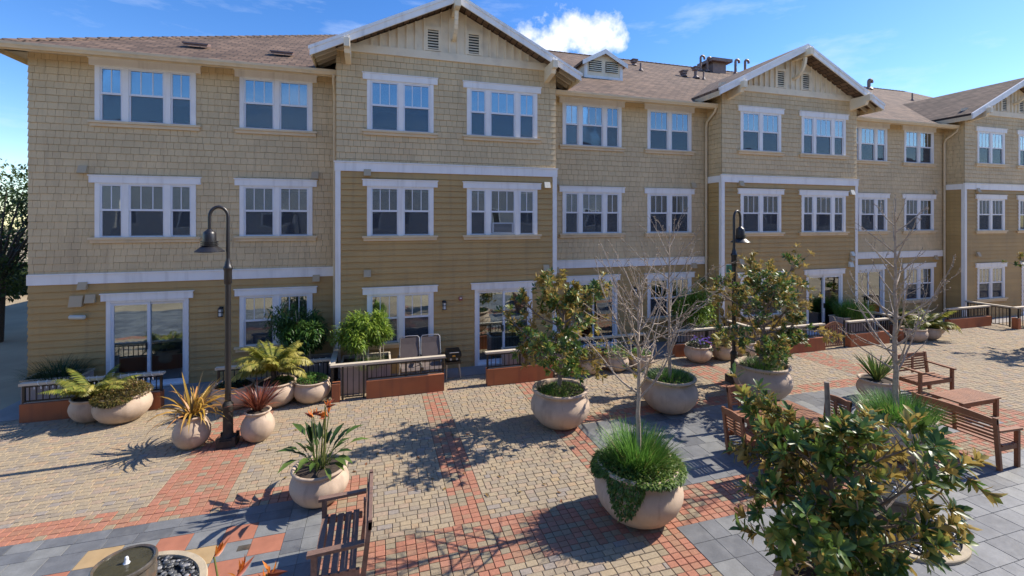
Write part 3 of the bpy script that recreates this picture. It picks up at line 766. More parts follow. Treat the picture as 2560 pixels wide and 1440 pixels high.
# roof furniture on the front slope
def rz(y): return RZ0+RP*(y-RY0)
def lowvent(x, y):
    z = rz(y); m = MB()
    m.hexa([(x-.28, y-.12, z+.02), (x+.28, y-.12, z+.02), (x+.28, y+.2, z+.15), (x-.28, y+.2, z+.15), (x-.28, y-.12, z+.09), (x+.28, y-.12, z+.09), (x+.28, y+.2, z+.2), (x-.28, y+.2, z+.2)])
    m.box(x-.31, x+.31, y-.15, y-.121, z+.06, z+.10)
    bpart(m, 'roof_vent', 'flash')
lowvent(-4.8, 14.5); lowvent(-2.65, 14.5)
def pipe(x, y, h, r, hook=False, hood=False):
    z = rz(y); m = MB()
    if hook:
        pts = [(x, y, z-.1), (x, y, z+h)]+[(x+.13-.13*math.cos(a*.5236), y, z+h+.13*math.sin(a*.5236)) for a in range(1, 7)]+[(x+.26, y, z+h-.06)]
        m.tube(pts, r, 8)
    else: m.tube([(x, y, z-.1), (x, y, z+h)], r, 8)
    m.lathe([(r*2.6, -.02), (r*1.4, .10), (r, .13)], 10, (x, y, z))
    if hood: m.box(x-.16, x+.16, y-.16, y+.16, z+h, z+h+.05).box(x-.12, x+.12, y-.12, y+.12, z+h-.12, z+h)
    bpart(m, 'roof_pipe', 'flash')
for a in ((12.87, 20.9, .25, .06, False, True), (12.2, 19.2, .38, .05), (14.4, 18.9, .22, .07, False, True), (14.95, 18.7, .5, .08, False, True), (15.25, 18.5, .4, .04), (17.6, 21.6, .75, .06, True), (18.15, 21.7, .7, .06, True), (20.3, 21.9, .75, .07, True), (21.0, 21.9, .8, .07, True), (31.2, 22.0, .5, .1, True), (30.3, 18.9, .45, .04), (28.4, 16.7, .2, .12, False, True)): pipe(*a)
ch = bpart(MB().box(18.45, 19.35, 21.6, 22.4, 12.3, 13.32), 'roof_duct_housing', 'flash')
MB().box(18.2, 19.6, 21.35, 22.65, 13.321, 13.5).build('cap', M['flash'], ch)
# louvred dormer
def dormer(xc, yf, w):
    zb = rz(yf)-.02; h = .62; pk = zb+h+.42
    d = bpart(MB().prism([(xc-w/2, zb-.2), (xc+w/2, zb-.2), (xc+w/2, zb+h), (xc, pk), (xc-w/2, zb+h)], yf, yf+2.0), 'dormer', 'batten')
    for s in (-1, 1):
        ex = w/2+.16; ze = zb+h-.09
        p = [(xc, yf-.16, pk+.0), (xc+s*ex, yf-.16, ze), (xc+s*ex, yf+1.9, ze), (xc, yf+2.6, pk+.0)]
        q = [(a, b, c+.09) for a, b, c in p]
        pp = p+q if s < 0 else p[::-1]+q[::-1]
        MB().hexa(pp).build('dormer_roof', M['roofx'], d)
        poly = [(xc, pk-.09), (xc+s*ex, ze-.09), (xc+s*ex, ze+.085), (xc, pk+.085)]
        if s < 0: poly = poly[::-1]
        MB().prism(poly, yf-.19, yf-.161).build('barge_board', M['trim'], d)
        lv = MB().box(xc+s*.36-.27, xc+s*.36+.27, yf-.012, yf-.001, zb+.28, zb+.70)
        MB().box(xc+s*.36-.27, xc+s*.36+.27, yf-.012, yf-.001, zb+.28, zb+.70).build('vent_backing', M['vent'], d)
        for k in range(5):
            z = zb+.29+k*.08
            MB().hexa([(xc+s*.36-.26, yf-.05, z), (xc+s*.36+.26, yf-.05, z), (xc+s*.36+.26, yf-.013, z+.04), (xc+s*.36-.26, yf-.013, z+.04), (xc+s*.36-.26, yf-.05, z+.014), (xc+s*.36+.26, yf-.05, z+.014), (xc+s*.36+.26, yf-.013, z+.054), (xc+s*.36-.26, yf-.013, z+.054)]).build('louvre', M['batten'], d)
    MB().box(xc-w/2-.02, xc+w/2+.02, yf-.03, yf-.0005, zb-.02, zb+.10).build('base_trim', M['trim'], d)
    for s in (-1, 1): MB().box(xc+s*(w/2-.04)-.06, xc+s*(w/2-.04)+.06, yf-.028, yf-.0005, zb+.101, zb+h-.03).build('corner_board', M['trim'], d)
dormer(8.5, 16.0, 1.62)
# vent hoods fixed to the walls
def hood(x, z, Y, cream=False, s=.09):
    m = MB().hexa([(x-s, Y-.13, z-s), (x+s, Y-.13, z-s), (x+s, Y-.02, z-s), (x-s, Y-.02, z-s), (x-s, Y-.06, z+s), (x+s, Y-.06, z+s), (x+s, Y-.02, z+s), (x-s, Y-.02, z+s)])
    bpart(m, 'vent_hood', 'plastic' if cream else 'box')
for o in (-7.175, 5.19, 17.555):
    for x, z in ((o+5.52, 5.45), (o+5.55, 2.62), (o+.30, 5.45), (o+.30, 2.62)): hood(x, z, YA)
for x0 in BAYS:
    for x, z in ((x0+.78, 5.50), (x0+.78, 2.78), (x0+5.92, 2.78)): hood(x, z, YB)
    hood(x0+5.95, 5.28, YB, True)
hood(-7.0, 2.25, YA, False, .13); hood(-6.72, 2.30, YA, False, .10)
hood(17.2, 2.55, YB, True, .10); hood(17.28, 2.95, YB, True, .08)

# ------------------------------------------------------------------ the wing across the courtyard (behind the camera; the windows mirror it)
def opposite():
    b = empty('courtyard_wing', (10, -9.5, 0), 0, 'tan apartment wing across the courtyard, facing the gabled bays', 'building')
    Y = -9.5
    P = lambda m, n, k: m.build(n, M[k], b, world=True)
    P(MB().box(-45, 75, Y-12, Y, 0, 8.2), 'wall', 'wing')
    P(MB().prism([(-45.5, 8.2), (75.5, 8.2), (70, 11.4), (-40, 11.4)], Y-9, Y-3), 'roof', 'roof')
    P(MB().hexa([(-45.5, Y-3, 8.2), (75.5, Y-3, 8.2), (75.5, Y+.5, 8.2), (-45.5, Y+.5, 8.2), (-40, Y-6, 11.4), (70, Y-6, 11.4), (70, Y-5.9, 11.4), (-40, Y-5.9, 11.4)]), 'roof', 'roof')
    for xc in (-19.4, -7, 5.4, 17.8, 30.2, 42.6):
        P(MB().prism([(xc-3.1, 0), (xc-3.1, 8.7), (xc, 10.2), (xc+3.1, 8.7), (xc+3.1, 0)], Y+.001, Y+.7), 'bay_wall', 'wing')
        P(MB().prism([(xc-3.7, 8.45), (xc-3.7, 8.6), (xc, 10.5), (xc+3.7, 8.6), (xc+3.7, 8.45), (xc, 10.32)], Y-4, Y+1.2), 'bay_roof', 'roofx')
    for k in range(-8, 17):
        for lev in (0, 1, 2):
            x = 2.4+k*3.1; yy = Y+(.7 if any(abs(x-c) < 3 for c in (-19.4, -7, 5.4, 17.8, 30.2, 42.6)) else 0)
            f = P(MB().box(x-.9, x+.9, yy+.002, yy+.05, BOT[lev], TOP[lev]-.16), 'window', 'trim')
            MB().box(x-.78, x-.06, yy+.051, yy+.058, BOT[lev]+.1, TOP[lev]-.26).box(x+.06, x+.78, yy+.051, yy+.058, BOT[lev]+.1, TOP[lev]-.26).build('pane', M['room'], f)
opposite()

# ------------------------------------------------------------------ patio fences and gates
bal = cm(('bal',), lambda: boxmesh('baluster', M['black'], -.008, .008, -.008, .008, 0, 1))
def rail_run(par, x0, x1, y, zb, zt, cap=True, along='x', posts=()):
    """balusters, bottom rail, posts and cap rail between x0 and x1 (local to par)"""
    L_ = x1-x0; T = lambda a, b, c, d, e, f: (a, b, c, d, e, f) if along == 'x' else (c, d, a, b, e, f)
    MB().box(*T(x0, x1, y-.015, y+.015, zb+.02, zb+.045)).build('bottom_rail', M['black'], par)
    MB().box(*T(x0, x1, y-.016, y+.016, zt-.10, zt-.075)).build('top_rail', M['black'], par)
    n = max(2, round(L_/.115))
    for i in range(1, n):
        x = x0+L_*i/n; put('baluster', bal, par, (x, y, zb+.045) if along == 'x' else (y, x, zb+.045), (0, 0, 0), (1, 1, zt-.10-zb-.045))
    for x in (x0+.02, x1-.02)+tuple(posts):
        MB().box(*T(x-.022, x+.022, y-.022, y+.022, zb-.02, zt-.05)).build('post', M['black'], par)
    if cap: MB().box(*T(x0-.04, x1+.04, y-.065, y+.065, zt-.05, zt)).build('cap_rail', M['rail'], par)
def low_wall(par, x0, x1, y, h=.42, d=.10):
    o = MB().box(x0, x1, y-d, y+d, -.01, h).build('base_wall', M['stucco'], par)
    MB().box(x0+.03, x1-.03, y-.03, y+.03, h+.0005, h+.008).build('wall_flashing', M['rail'], o)
def fence(x0, x1, y, label, ret=None, h=.42, top=.85):
    f = empty('patio_fence', (x0, y, 0), 0, label, 'fence', 'low stucco patio fences')
    L_ = x1-x0; low_wall(f, 0, L_, 0, h); rail_run(f, 0, L_, 0, h, top, posts=(L_/2,))
    return f
def gate_bars(x0, x1, y, label):
    g = empty('patio_gate', (x0, y, 0), 0, label, 'gate', 'black bar patio gates')
    rail_run(g, .03, x1-x0-.03, 0, .04, .88, cap=False)
    return g
def pier(x0, x1, y, label):
    return tag(MB().box(0, x1-x0, -.10, .10, -.01, .42).build('stucco_pier', M['stucco'], None, (x0, y, 0)), label, 'pier', 'stucco piers')
for i, x0 in enumerate(BAYS):
    nm = ('with the sling chairs', 'with the arched wooden gate', 'of the farthest gabled bay')[i]
    y = 11.28
    pier(x0+.03, x0+.20, y, 'square terracotta pier left of the black gate, patio '+nm)
    gate_bars(x0+.21, x0+.78, y, 'black bar gate beside the left pier of the patio '+nm)
    f = fence(x0+.79, x0+2.62, y, 'terracotta wall and black railing left of the opening, patio '+nm)
    MB().box(-.80, -.04, -.065, .065, .80, .85).build('cap_rail', M['rail'], f)
    fence(x0+3.72, x0+5.50, y, 'terracotta wall and black railing right of the opening, patio '+nm)
    gate_bars(x0+5.51, x0+6.02, y, 'black bar gate right of the opening, patio '+nm)
    pier(x0+6.03, x0+6.20, y, 'square terracotta pier right of the black gate, patio '+nm)
    s = empty('side_fence', (x0+.02, y+.12, 0), 0, 'railing running back to the wall, left side, patio '+nm, 'fence', 'side railings')
    rail_run(s, 0, 1.35, 0, .06, .85, along='y')
    s = empty('side_fence', (x0+6.2, y+.12, 0), 0, 'railing running back to the wall, right side, patio '+nm, 'fence', 'side railings')
    rail_run(s, 0, 1.35, 0, .06, .85, along='y')
for i, (xs, o, xe) in enumerate(SECS[:3]):
    nm = ('by the fern and flax pots', 'behind the bare pot trees', 'between the two farther bays')[i]
    fence(max(xs, o)+.05, o+2.53, 12.0, 'terracotta wall and black railing by the sliding door, '+nm, top=.80, h=.38)
    fence(o+3.62, xe-.12, 12.0, 'terracotta wall and black railing under the double window, '+nm, top=.80, h=.38)
# arched wooden gate in the second bay
g = empty('arched_gate', (13.98, 11.28, 0), 0, 'orange wooden slatted gate with arched top in black frame', 'gate')
for k in range(8):
    x = .12+k*.09; zt = .74+.10*math.sin(math.pi*(k+.5)/8); MB().box(x, x+.035, -.012, .012, .08, zt).build('slat', M['teak'], g)
m = MB()
pts = [(.08+.74*k/10, 0, .72+.11*math.sin(math.pi*k/10)) for k in range(11)]
for p, q in zip(pts, pts[1:]): m.bar(p, q, .03, .09)
m.build('arched_rail', M['teak'], g)
MB().box(.06, .86, -.014, .014, .06, .10).build('bottom_rail', M['teak'], g)
MB().box(0, .04, -.02, .02, 0, .9).build('post', M['black'], g); MB().box(.88, .92, -.02, .02, 0, .9).build('post', M['black'], g)
# string lights wound round the rails by the left section
def string_light(x0, x1, y, z, label):
    m = MB(); n = int((x1-x0)/.012); rg = random.Random(3)
    m.tube([(x0+(x1-x0)*i/n, y+.082*math.cos(i*.75*.7), z+.052*math.sin(i*.75*.7)) for i in range(n)], .006, 4)
    for k in range(int((x1-x0)/.1)):
        x = x0+k*.1+rg.uniform(0, .04); m.tube([(x, y-.08, z-.05), (x+.01, y-.09, z-.10)], .010, 5)
    tag(m.build('string_light', M['string']), label, 'lights')
string_light(-6.9, -4.66, 12.0, .775, 'white string lights wound round the rail by the left sliding door')
string_light(-2.4, -1.2, 12.0, .775, 'white string lights wound round the rail under the left double window')

# ------------------------------------------------------------------ lamps and wall fittings
def street_lamp(x, y, label, hookdir):
    o = empty('lamp_post', (x, y, 0), 0, label, 'lamp', 'gooseneck courtyard lamps')
    MB().box(-.155, .155, -.155, .155, 0, .13).box(-.13, .13, -.13, .13, .131, .16).build('base_plinth', M['lampbase'], o)
    for sx in (-1, 1):
        for sy in (-1, 1): MB().box(sx*.13-.025, sx*.13+.025, sy*.13-.025, sy*.13+.025, .1305, .19).build('foot_lug', M['lampbase'], o)
    MB().lathe([(.105, .16), (.095, .2), (.088, .25), (.085, .70), (.095, .72), (.095, .76), (.07, .80), (.058, .82)], 12).build('base_column', M['lampbase'], o, smooth=True)
    MB().tube([(0, 0, .8), (0, 0, 3.28)], .051, 16).build('pole', M['lampmetal'], o, smooth=True)
    MB().lathe([(.058, 3.02), (.066, 3.03), (.066, 3.26), (.07, 3.28), (.082, 3.30), (.082, 3.33), (.06, 3.36), (.05, 3.42), (.038, 3.46), (.034, 3.5)], 16).build('collar', M['lampmetal'], o, smooth=True)
    dx, dy = hookdir; rr = .145
    pts = [(0, 0, 3.46), (0, 0, 4.27)]
    for k in range(1, 11):
        a = math.pi*k/10; pts.append((dx*(rr-rr*math.cos(a)), dy*(rr-rr*math.cos(a)), 4.27+.19*math.sin(a)))
    pts.append((dx*2*rr, dy*2*rr, 4.0))
    MB().tube(pts, [.034, .034]+[.03]*11, 12).build('gooseneck', M['lampmetal'], o, smooth=True)
    c = (dx*2*rr, dy*2*rr, 0)
    MB().lathe([(.0, 4.06), (.035, 4.05), (.05, 4.03), (.06, 4.02), (.09, 4.0), (.105, 3.96), (.11, 3.86), (.112, 3.82)], 20, c).build('lamp_head', M['lampmetal'], o, smooth=True)
    m = MB()
    for z in (3.815, 3.785, 3.755): m.lathe([(.118, z-.008), (.142, z-.008), (.142, z+.008), (.118, z+.008), (.118, z-.008)], 20, c)
    m.lathe([(.112, 3.83), (.112, 3.74)], 20, c); m.build('vent_ring', M['lampmetal'], o, smooth=True)
    MB().lathe([(.11, 3.745), (.13, 3.735), (.18, 3.69), (.228, 3.65), (.24, 3.64), (.24, 3.627), (.23, 3.63), (.18, 3.67), (.1, 3.72), (0, 3.725)], 32, c).build('lamp_shade', M['lampmetal'], o, smooth=True)
street_lamp(-2.69, 9.65, 'dark gooseneck lamp post between the gold and red flax pots', (-.95, -.3))
street_lamp(8.9, 9.65, 'dark gooseneck lamp post behind the big magnolia pot', (.96, .28))
def lantern(x, z, Y, label):
    o = empty('wall_lantern', (x, Y, z), 0, label, 'lantern', 'wall lanterns')
    MB().box(-.05, .05, -.03, -.021, -.06, .12).build('backplate', M['black'], o)
    MB().bar((0, -.025, .09), (0, -.11, .10), .025, .025).build('arm', M['black'], o)
    MB().lathe([(0, .12), (.03, .115), (.06, .08), (.062, .07), (0, .07)], 12, (0, -.11, 0)).build('cap', M['black'], o)
    MB().lathe([(.048, .069), (.048, -.11), (0, -.11)], 12, (0, -.11, 0)).build('glass', M['lampglass'], o, smooth=True)
    m = MB()
    for k in range(4):
        a = math.pi/4+k*math.pi/2; m.box(.053*math.cos(a)-.006, .053*math.cos(a)+.006, -.11+.053*math.sin(a)-.006, -.11+.053*math.sin(a)+.006, -.12, .07)
    m.lathe([(.052, .0), (.060, .0), (.060, -.018), (.052, -.018)], 12, (0, -.11, 0)); m.lathe([(.05, -.11), (.062, -.11), (.062, -.13), (0, -.13)], 12, (0, -.11, 0)); m.build('cage', M['black'], o)
lantern(-3.93, 1.83, YA, 'black wall lantern between the left sliding door and window')
lantern(1.80, 1.83, YB, 'black wall lantern between window and door above the grill')
lantern(8.35, 1.83, YA, 'black wall lantern behind the bare pot trees')
lantern(14.2, 1.83, YB, 'black wall lantern behind the leafy magnolia, by the arched gate')
fl = empty('flood_light', (-6.95, YA-.03, 1.86), 0, 'cream tubular floodlight on the wall left of the door', 'light')
MB().tube([(-.16, -.09, .02), (-.14, -.09, .02), (.14, -.09, 0), (.16, -.09, 0)], [.03, .055, .055, .03], 12).build('housing', M['plastic'], fl, smooth=True)
MB().box(-.05, .05, -.06, 0, -.04, .04).build('bracket', M['plastic'], fl)
sp = empty('fire_alarm', (2.27, YB-.02, 1.98), 0, 'small red alarm box on the wall left of the sliding door', 'alarm')
MB().box(-.05, .05, -.05, 0, -.05, .05).build('housing', M['brass'], sp); MB().box(-.03, .03, -.056, -.0505, 0, .03).build('strobe', M['lampglass'], sp)
sg = empty('exit_sign', (11.62, YB-.025, 2.55), 0, 'small green wall sign with white border behind the far lamp post', 'sign')
MB().box(-.16, .16, -.012, 0, -.15, .15).build('panel', M['trim'], sg); MB().box(-.145, .145, -.015, -.0125, -.135, .135).build('green_field', M['signgreen'], sg)
MB().box(-.09, -.06, -.018, -.0155, -.08, .08).box(-.06, .0, -.018, -.0155, .055, .08).box(-.06, -.02, -.018, -.0155, -.01, .012).build('glyph', M['felt'], sg)

# ------------------------------------------------------------------ pots
WIDE = [(0, 0), (.50, 0), (.56, .025), (.74, .15), (.91, .36), (.985, .54), (1.0, .64), (.985, .76), (.93, .90), (.86, 1.0), (.815, 1.06), (.815, 1.10), (.87, 1.13), (.935, 1.155), (.95, 1.19), (.935, 1.225), (.89, 1.24), (.83, 1.22), (.80, 1.16), (.79, 1.1), (.78, 1.05)]
VASE = [(0, 0), (.46, 0), (.53, .03), (.78, .26), (.95, .56), (1, .84), (.96, 1.12), (.83, 1.42), (.70, 1.62), (.655, 1.72), (.69, 1.79), (.77, 1.84), (.80, 1.88), (.77, 1.92), (.70, 1.93), (.63, 1.87), (.61, 1.82), (.60, 1.78)]
BOWL = [(0, 0), (.50, 0), (.58, .03), (.80, .20), (.95, .44), (1, .66), (.975, .84), (.90, 1.0), (.86, 1.06), (.87, 1.10), (.93, 1.13), (.95, 1.16), (.93, 1.19), (.87, 1.2), (.81, 1.14), (.80, 1.08), (.79, 1.05)]
def pot(x, y, rad, label, prof=WIDE, hs=1.0, group=None):
    key = (id(prof), round(rad, 3), hs)
    me = cm(('pot',)+key, lambda: MB().lathe([(r*rad, z*rad*hs) for r, z in prof], 44).mesh('planter_pot', M['pot'], 'all'))
    o = put('planter_pot', me, None, (x, y, .002), (0, 0, (x*37+y*11) % 6)); tag(o, label, 'planter', group)
    zs = prof[-1][1]*rad*hs; rs = prof[-1][0]*rad
    zs += .05*rad
    MB().lathe([(rs+.015*rad, zs), (rs*.6, zs+.02), (0, zs+.03)], 24).build('soil', M['soil'], o, smooth=True)
    return (x, y, zs+.01), rs

# ------------------------------------------------------------------ plant kit
def basis(d):
    d = d.normalized(); r = d.cross(Vector((0, 0, 1)))
    if r.length < .05: r = d.cross(Vector((1, 0, 0)))
    r.normalize(); return d, r, r.cross(d)
def leaf(mb, o, d, n, L, W, bend=.2, fold=.25, wide=.6, tint=.5, cheap=False):
    """leaf from o along d, upper side towards n"""
    d = d.normalized(); r = d.cross(n)
    if r.length < 1e-3: r = d.orthogonal()
    r.normalize(); n = r.cross(d); mb.tint = tint
    c = lambda t: o+d*(L*t)-n*(bend*L*t*t)
    b = len(mb.v)
    if cheap:
        m1 = c(wide*.9); up = n*(fold*W*.5)
        mb.v += [tuple(o), tuple(m1-r*W*.5+up), tuple(c(1)), tuple(m1+r*W*.5+up), tuple(m1)]
        mb.face((b, b+4, b+1)); mb.face((b+1, b+4, b+2)); mb.face((b, b+3, b+4)); mb.face((b+4, b+3, b+2)); return
    t1, t2 = wide*.55, wide*1.25; w1, w2 = W*.42, W*.44; up = n*(fold*W*.5)
    m1, m2 = c(t1), c(t2)
    mb.v += [tuple(o), tuple(m1-r*w1+up), tuple(m1), tuple(m1+r*w1+up), tuple(m2-r*w2+up), tuple(m2), tuple(m2+r*w2+up), tuple(c(1))]
    for f in ((0, 2, 1), (0, 3, 2), (1, 2, 5, 4), (2, 3, 6, 5), (4, 5, 7), (5, 6, 7)): mb.face(tuple(b+i for i in f))
def rv(rg, s=1): return Vector((rg.gauss(0, s), rg.gauss(0, s), rg.gauss(0, s)))
def magnolia(base, h, rad, z0, label, seed, L=.135, nl=16, stub=0, cheap=False, lean=(0, 0), single=0, trunk_r=.035, sx=1.0, dens=1.0):
    rg = random.Random(seed); t = empty('magnolia_tree', base, 0, label, 'tree', 'potted magnolias')
    tr = MB(); pts = [Vector((lean[0]*q*h+rg.gauss(0, .012), lean[1]*q*h+rg.gauss(0, .012), h*q)) for q in [k/9 for k in range(10)]]
    top = h+stub
    if stub: pts.append(Vector((lean[0]*top, lean[1]*top, top)))
    n = len(pts); tr.tube(pts, [trunk_r*(1.25-.85*k/(n-1)) if not stub else trunk_r*(1.2-.5*k/(n-1)) for k in range(n)], 9)
    tr.build('trunk', M['bark'], t, smooth=True)
    br = MB(); lf = MB(); ros = []
    def at_h(z): return Vector((lean[0]*z, lean[1]*z, z))
    for k in range(nl):
        u = (k+rg.random())/nl; z = z0+(h*.93-z0)*u
        a = k*2.4+rg.uniform(-.5, .5)
        prof = (math.sin(math.pi*min(1, .16+u*.80))**.75)*rg.uniform(.62, 1.12)
        ln = rad*prof; el = .15+.75*u+rg.uniform(-.25, .25)
        d = Vector((math.cos(a)*sx, math.sin(a), math.tan(el)*.8)).normalized(); p = at_h(z); path = [p.copy()]; q = p.copy(); dd = d.copy(); ns = 5
        for s in range(ns):
            dd = (dd+rv(rg, .16)+Vector((0, 0, .10))).normalized(); q = q+dd*(ln/ns); path.append(q.copy())
            for m in range(max(1, round((2 if s else 1)*dens)) if s else 1):
                sd = (dd+rv(rg, .75)).normalized(); sl = ln*rg.uniform(.18, .42)*(1 if s < 4 else .6)
                e = q+sd*sl; br.tube([q, q+sd*sl*.5+rv(rg, .01), e], [.006, .005, .0035], 4, False); ros.append((e, (sd+Vector((0, 0, .35))).normalized()))
                if rg.random() < .6*dens: ros.append((q+sd*sl*.55, (sd+rv(rg, .5)).normalized()))
        br.tube(path, [trunk_r*.5*(1-.8*i/ns)+.002 for i in range(ns+1)], 5, False); ros.append((q, dd))
    leaves = []
    for e, d in ros:
        d, r, u2 = basis(d); nlv = rg.randint(8, 13); ph = rg.random()*6.28; young = rg.random() < .3
        for k in range(nlv):
            a = ph+k*2.4; op = rg.uniform(.35, 1.25) if not young else rg.uniform(.25, .7)
            side = r*math.cos(a)+u2*math.sin(a); ld = d*math.cos(op)+side*math.sin(op)
            nn = d*math.sin(op)-side*math.cos(op)
            tint = min(1, max(0, rg.gauss(.38, .22)+(.35 if young else 0)))
            leaves.append((e+d*rg.uniform(-.05, .01), ld, nn, L*rg.uniform(.72, 1.15), rg.uniform(.1, .35), tint))
    if single:    # the leaves that show largest become parts of their own
        cand = sorted(leaves, key=lambda q: fwd(base[0]+q[0].x, base[1]+q[0].y))[:single]; ids = set(map(id, cand)); var = []
        for k in range(10):
            m = MB(); leaf(m, Vector((0, 0, 0)), Vector((1, 0, 0)), Vector((0, 0, 1)), 1, .33+.03*(k % 3), .12+.10*(k % 4), .3, .62, k/9); var.append(m.mesh('leaf', M['magleaf'], 'all'))
        for q in cand:
            d = q[1].normalized(); r = d.cross(q[2]).normalized(); n2 = r.cross(d)
            mt = Matrix((d, -r, n2)).transposed().to_euler()
            put('leaf', var[round(q[5]*9)], t, tuple(q[0]), tuple(mt), (q[3],)*3)
        leaves = [q for q in leaves if id(q) not in ids]
    for q in leaves: leaf(lf, q[0], q[1], q[2], q[3], q[3]*.33, q[4], .3, .62, q[5], cheap)
    br.build('branches', M['bark'], t, smooth=True); c = lf.build('crown', M['magleaf'], t, smooth='all')
    return t
def bare_tree(base, h, z0, rad, label, seed, tr0=.042, nl=26, lean=(0, 0), up=.55):
    rg = random.Random(seed); t = empty('bare_tree', base, 0, label, 'tree', 'leafless pot trees')
    tr = MB(); n = 14; pts = [Vector((lean[0]*k/n*h+rg.gauss(0, .008), lean[1]*k/n*h+rg.gauss(0, .008), h*k/n)) for k in range(n+1)]
    tr.tube(pts, [tr0*(1-.86*(k/n)**1.1) for k in range(n+1)], 9); tr.build('trunk', M['twig'], t, smooth=True)
    br = MB(); bu = MB()
    def grow(p, d, ln, r, depth):
        ns = max(4, int(ln/.09)); path = [p.copy()]; q = p.copy(); dd = d.normalized(); rads = [r]
        for s in range(ns):
            dd = (dd+rv(rg, .055+.02*depth)+Vector((0, 0, up*.07))).normalized(); q = q+dd*(ln/ns); path.append(q.copy()); rads.append(max(.0036, r*(1-.8*(s+1)/ns)))
            if depth < 2 and s >= 1 and rg.random() < (.34 if depth == 0 else .16):
                sd = (dd+rv(rg, .42)).normalized(); grow(q, sd, ln*rg.uniform(.3, .6)*(1-.5*s/ns), rads[-1]*.7, depth+1)
            if rg.random() < .8:     # bud spurs
                sd = (dd*.5+rv(rg, .8)).normalized(); br.tube([q, q+sd*rg.uniform(.015, .045)], [.0048, .004], 3)
        br.tube(path, rads, 6 if depth == 0 else 4, False)
    for k in range(nl):
        u = (k+rg.random()*.7)/nl; z = z0+(h*.94-z0)*u; a = k*2.399+rg.uniform(-.4, .4)
        ln = rad*(1.2-.75*u)*rg.uniform(.6, 1.2); el = .12+up*.5+rg.uniform(-.3, .3)+.4*u
        grow(Vector((lean[0]*z, lean[1]*z, z)), Vector((math.cos(a)*math.cos(el), math.sin(a)*math.cos(el), math.sin(el))), ln, tr0*.40*(1-.55*u)+.002, 0)
    br.build('branches', M['twig'], t, smooth='all'); return t
def blade_mesh(L, W, arc, tint, m, keel=.25, n=6, twist=0):
    mb = MB(); p = Vector((0, 0, 0)); ang = 1.5708; mb.tint = tint; rows = []
    for k in range(n+1):
        t = k/n; w = W*(.55+1.1*t if t < .35 else .93*(1-((t-.35)/.65)**2.2)+.0) if k < n else .002
        rows.append((p.copy(), w)); ang -= arc/n*(.4+1.2*t); p = p+Vector((math.cos(ang), 0, math.sin(ang)))*(L/n)
    for q, w in rows: mb.v += [(q.x, q.y-w/2, q.z+w*keel), (q.x, q.y, q.z), (q.x, q.y+w/2, q.z+w*keel)]
    for k in range(n):
        a = 3*k
        mb.face((a, a+3, a+4, a+1)); mb.face((a+1, a+4, a+5, a+2))
    return mb.mesh('blade', m, 'all')
def flax(base, n, L, W, mt, label, seed, spread=(.1, .9), arc=(.2, 1.9), cat='plant', name='flax_plant'):
    rg = random.Random(seed); t = empty(name, base, 0, label, cat)
    var = [blade_mesh(1, W/L, arc[0]+(arc[1]-arc[0])*k/7, (k*3 % 8)/7, M[mt]) for k in range(8)]
    for k in range(n):
        a = rg.random()*6.283; s = rg.uniform(*spread); l = L*rg.uniform(.6, 1.1)
        r0 = rg.random()*.06
        put('blade', rg.choice(var), t, (r0*math.cos(a), r0*math.sin(a), -.01), tuple(Matrix.Rotation(a, 3, 'Z').__matmul__(Matrix.Rotation(s, 3, 'Y')).__matmul__(Matrix.Rotation(rg.uniform(-.5, .5), 3, 'X')).to_euler()), (l, l, l))
    return t
def grass(base, n, L, rad, mt, label, seed, w=.008, out=.7, name='rush_clump', parent=None, flat=0):
    rg = random.Random(seed); mb = MB()
    for k in range(n):
        a = rg.random()*6.283; r = rad*math.sqrt(rg.random()); p = Vector((r*math.cos(a), r*math.sin(a), 0)); l = L*rg.uniform(.55, 1.1)
        a2 = a+rg.gauss(0, .6); o = out*(r/rad)*rg.uniform(.5, 1.2)+rg.uniform(0, .15)
        d = Vector((math.cos(a2)*math.sin(o), math.sin(a2)*math.sin(o), math.cos(o))); side = d.cross(Vector((0, 0, 1))); side = side.normalized() if side.length > .01 else Vector((1, 0, 0))
        mb.tint = min(1, max(0, rg.gauss(.5, .25))); b = len(mb.v); q = p; pr = []
        for s in range(4):
            ww = w*(1, .9, .65, .12)[s]; pr += [tuple(q-side*ww/2), tuple(q+side*ww/2)]; q = q+d*(l/3); d = (d+Vector((math.cos(a2)*.16, math.sin(a2)*.16, -.12*flat-.05))).normalized()
        mb.v += pr
        for s in range(3): mb.face((b+2*s, b+2*s+1, b+2*s+3, b+2*s+2))
    if parent: return mb.build('blades', M[mt], parent, smooth='all')
    return tag(mb.build(name, M[mt], None, base, smooth='all'), label, 'plant')
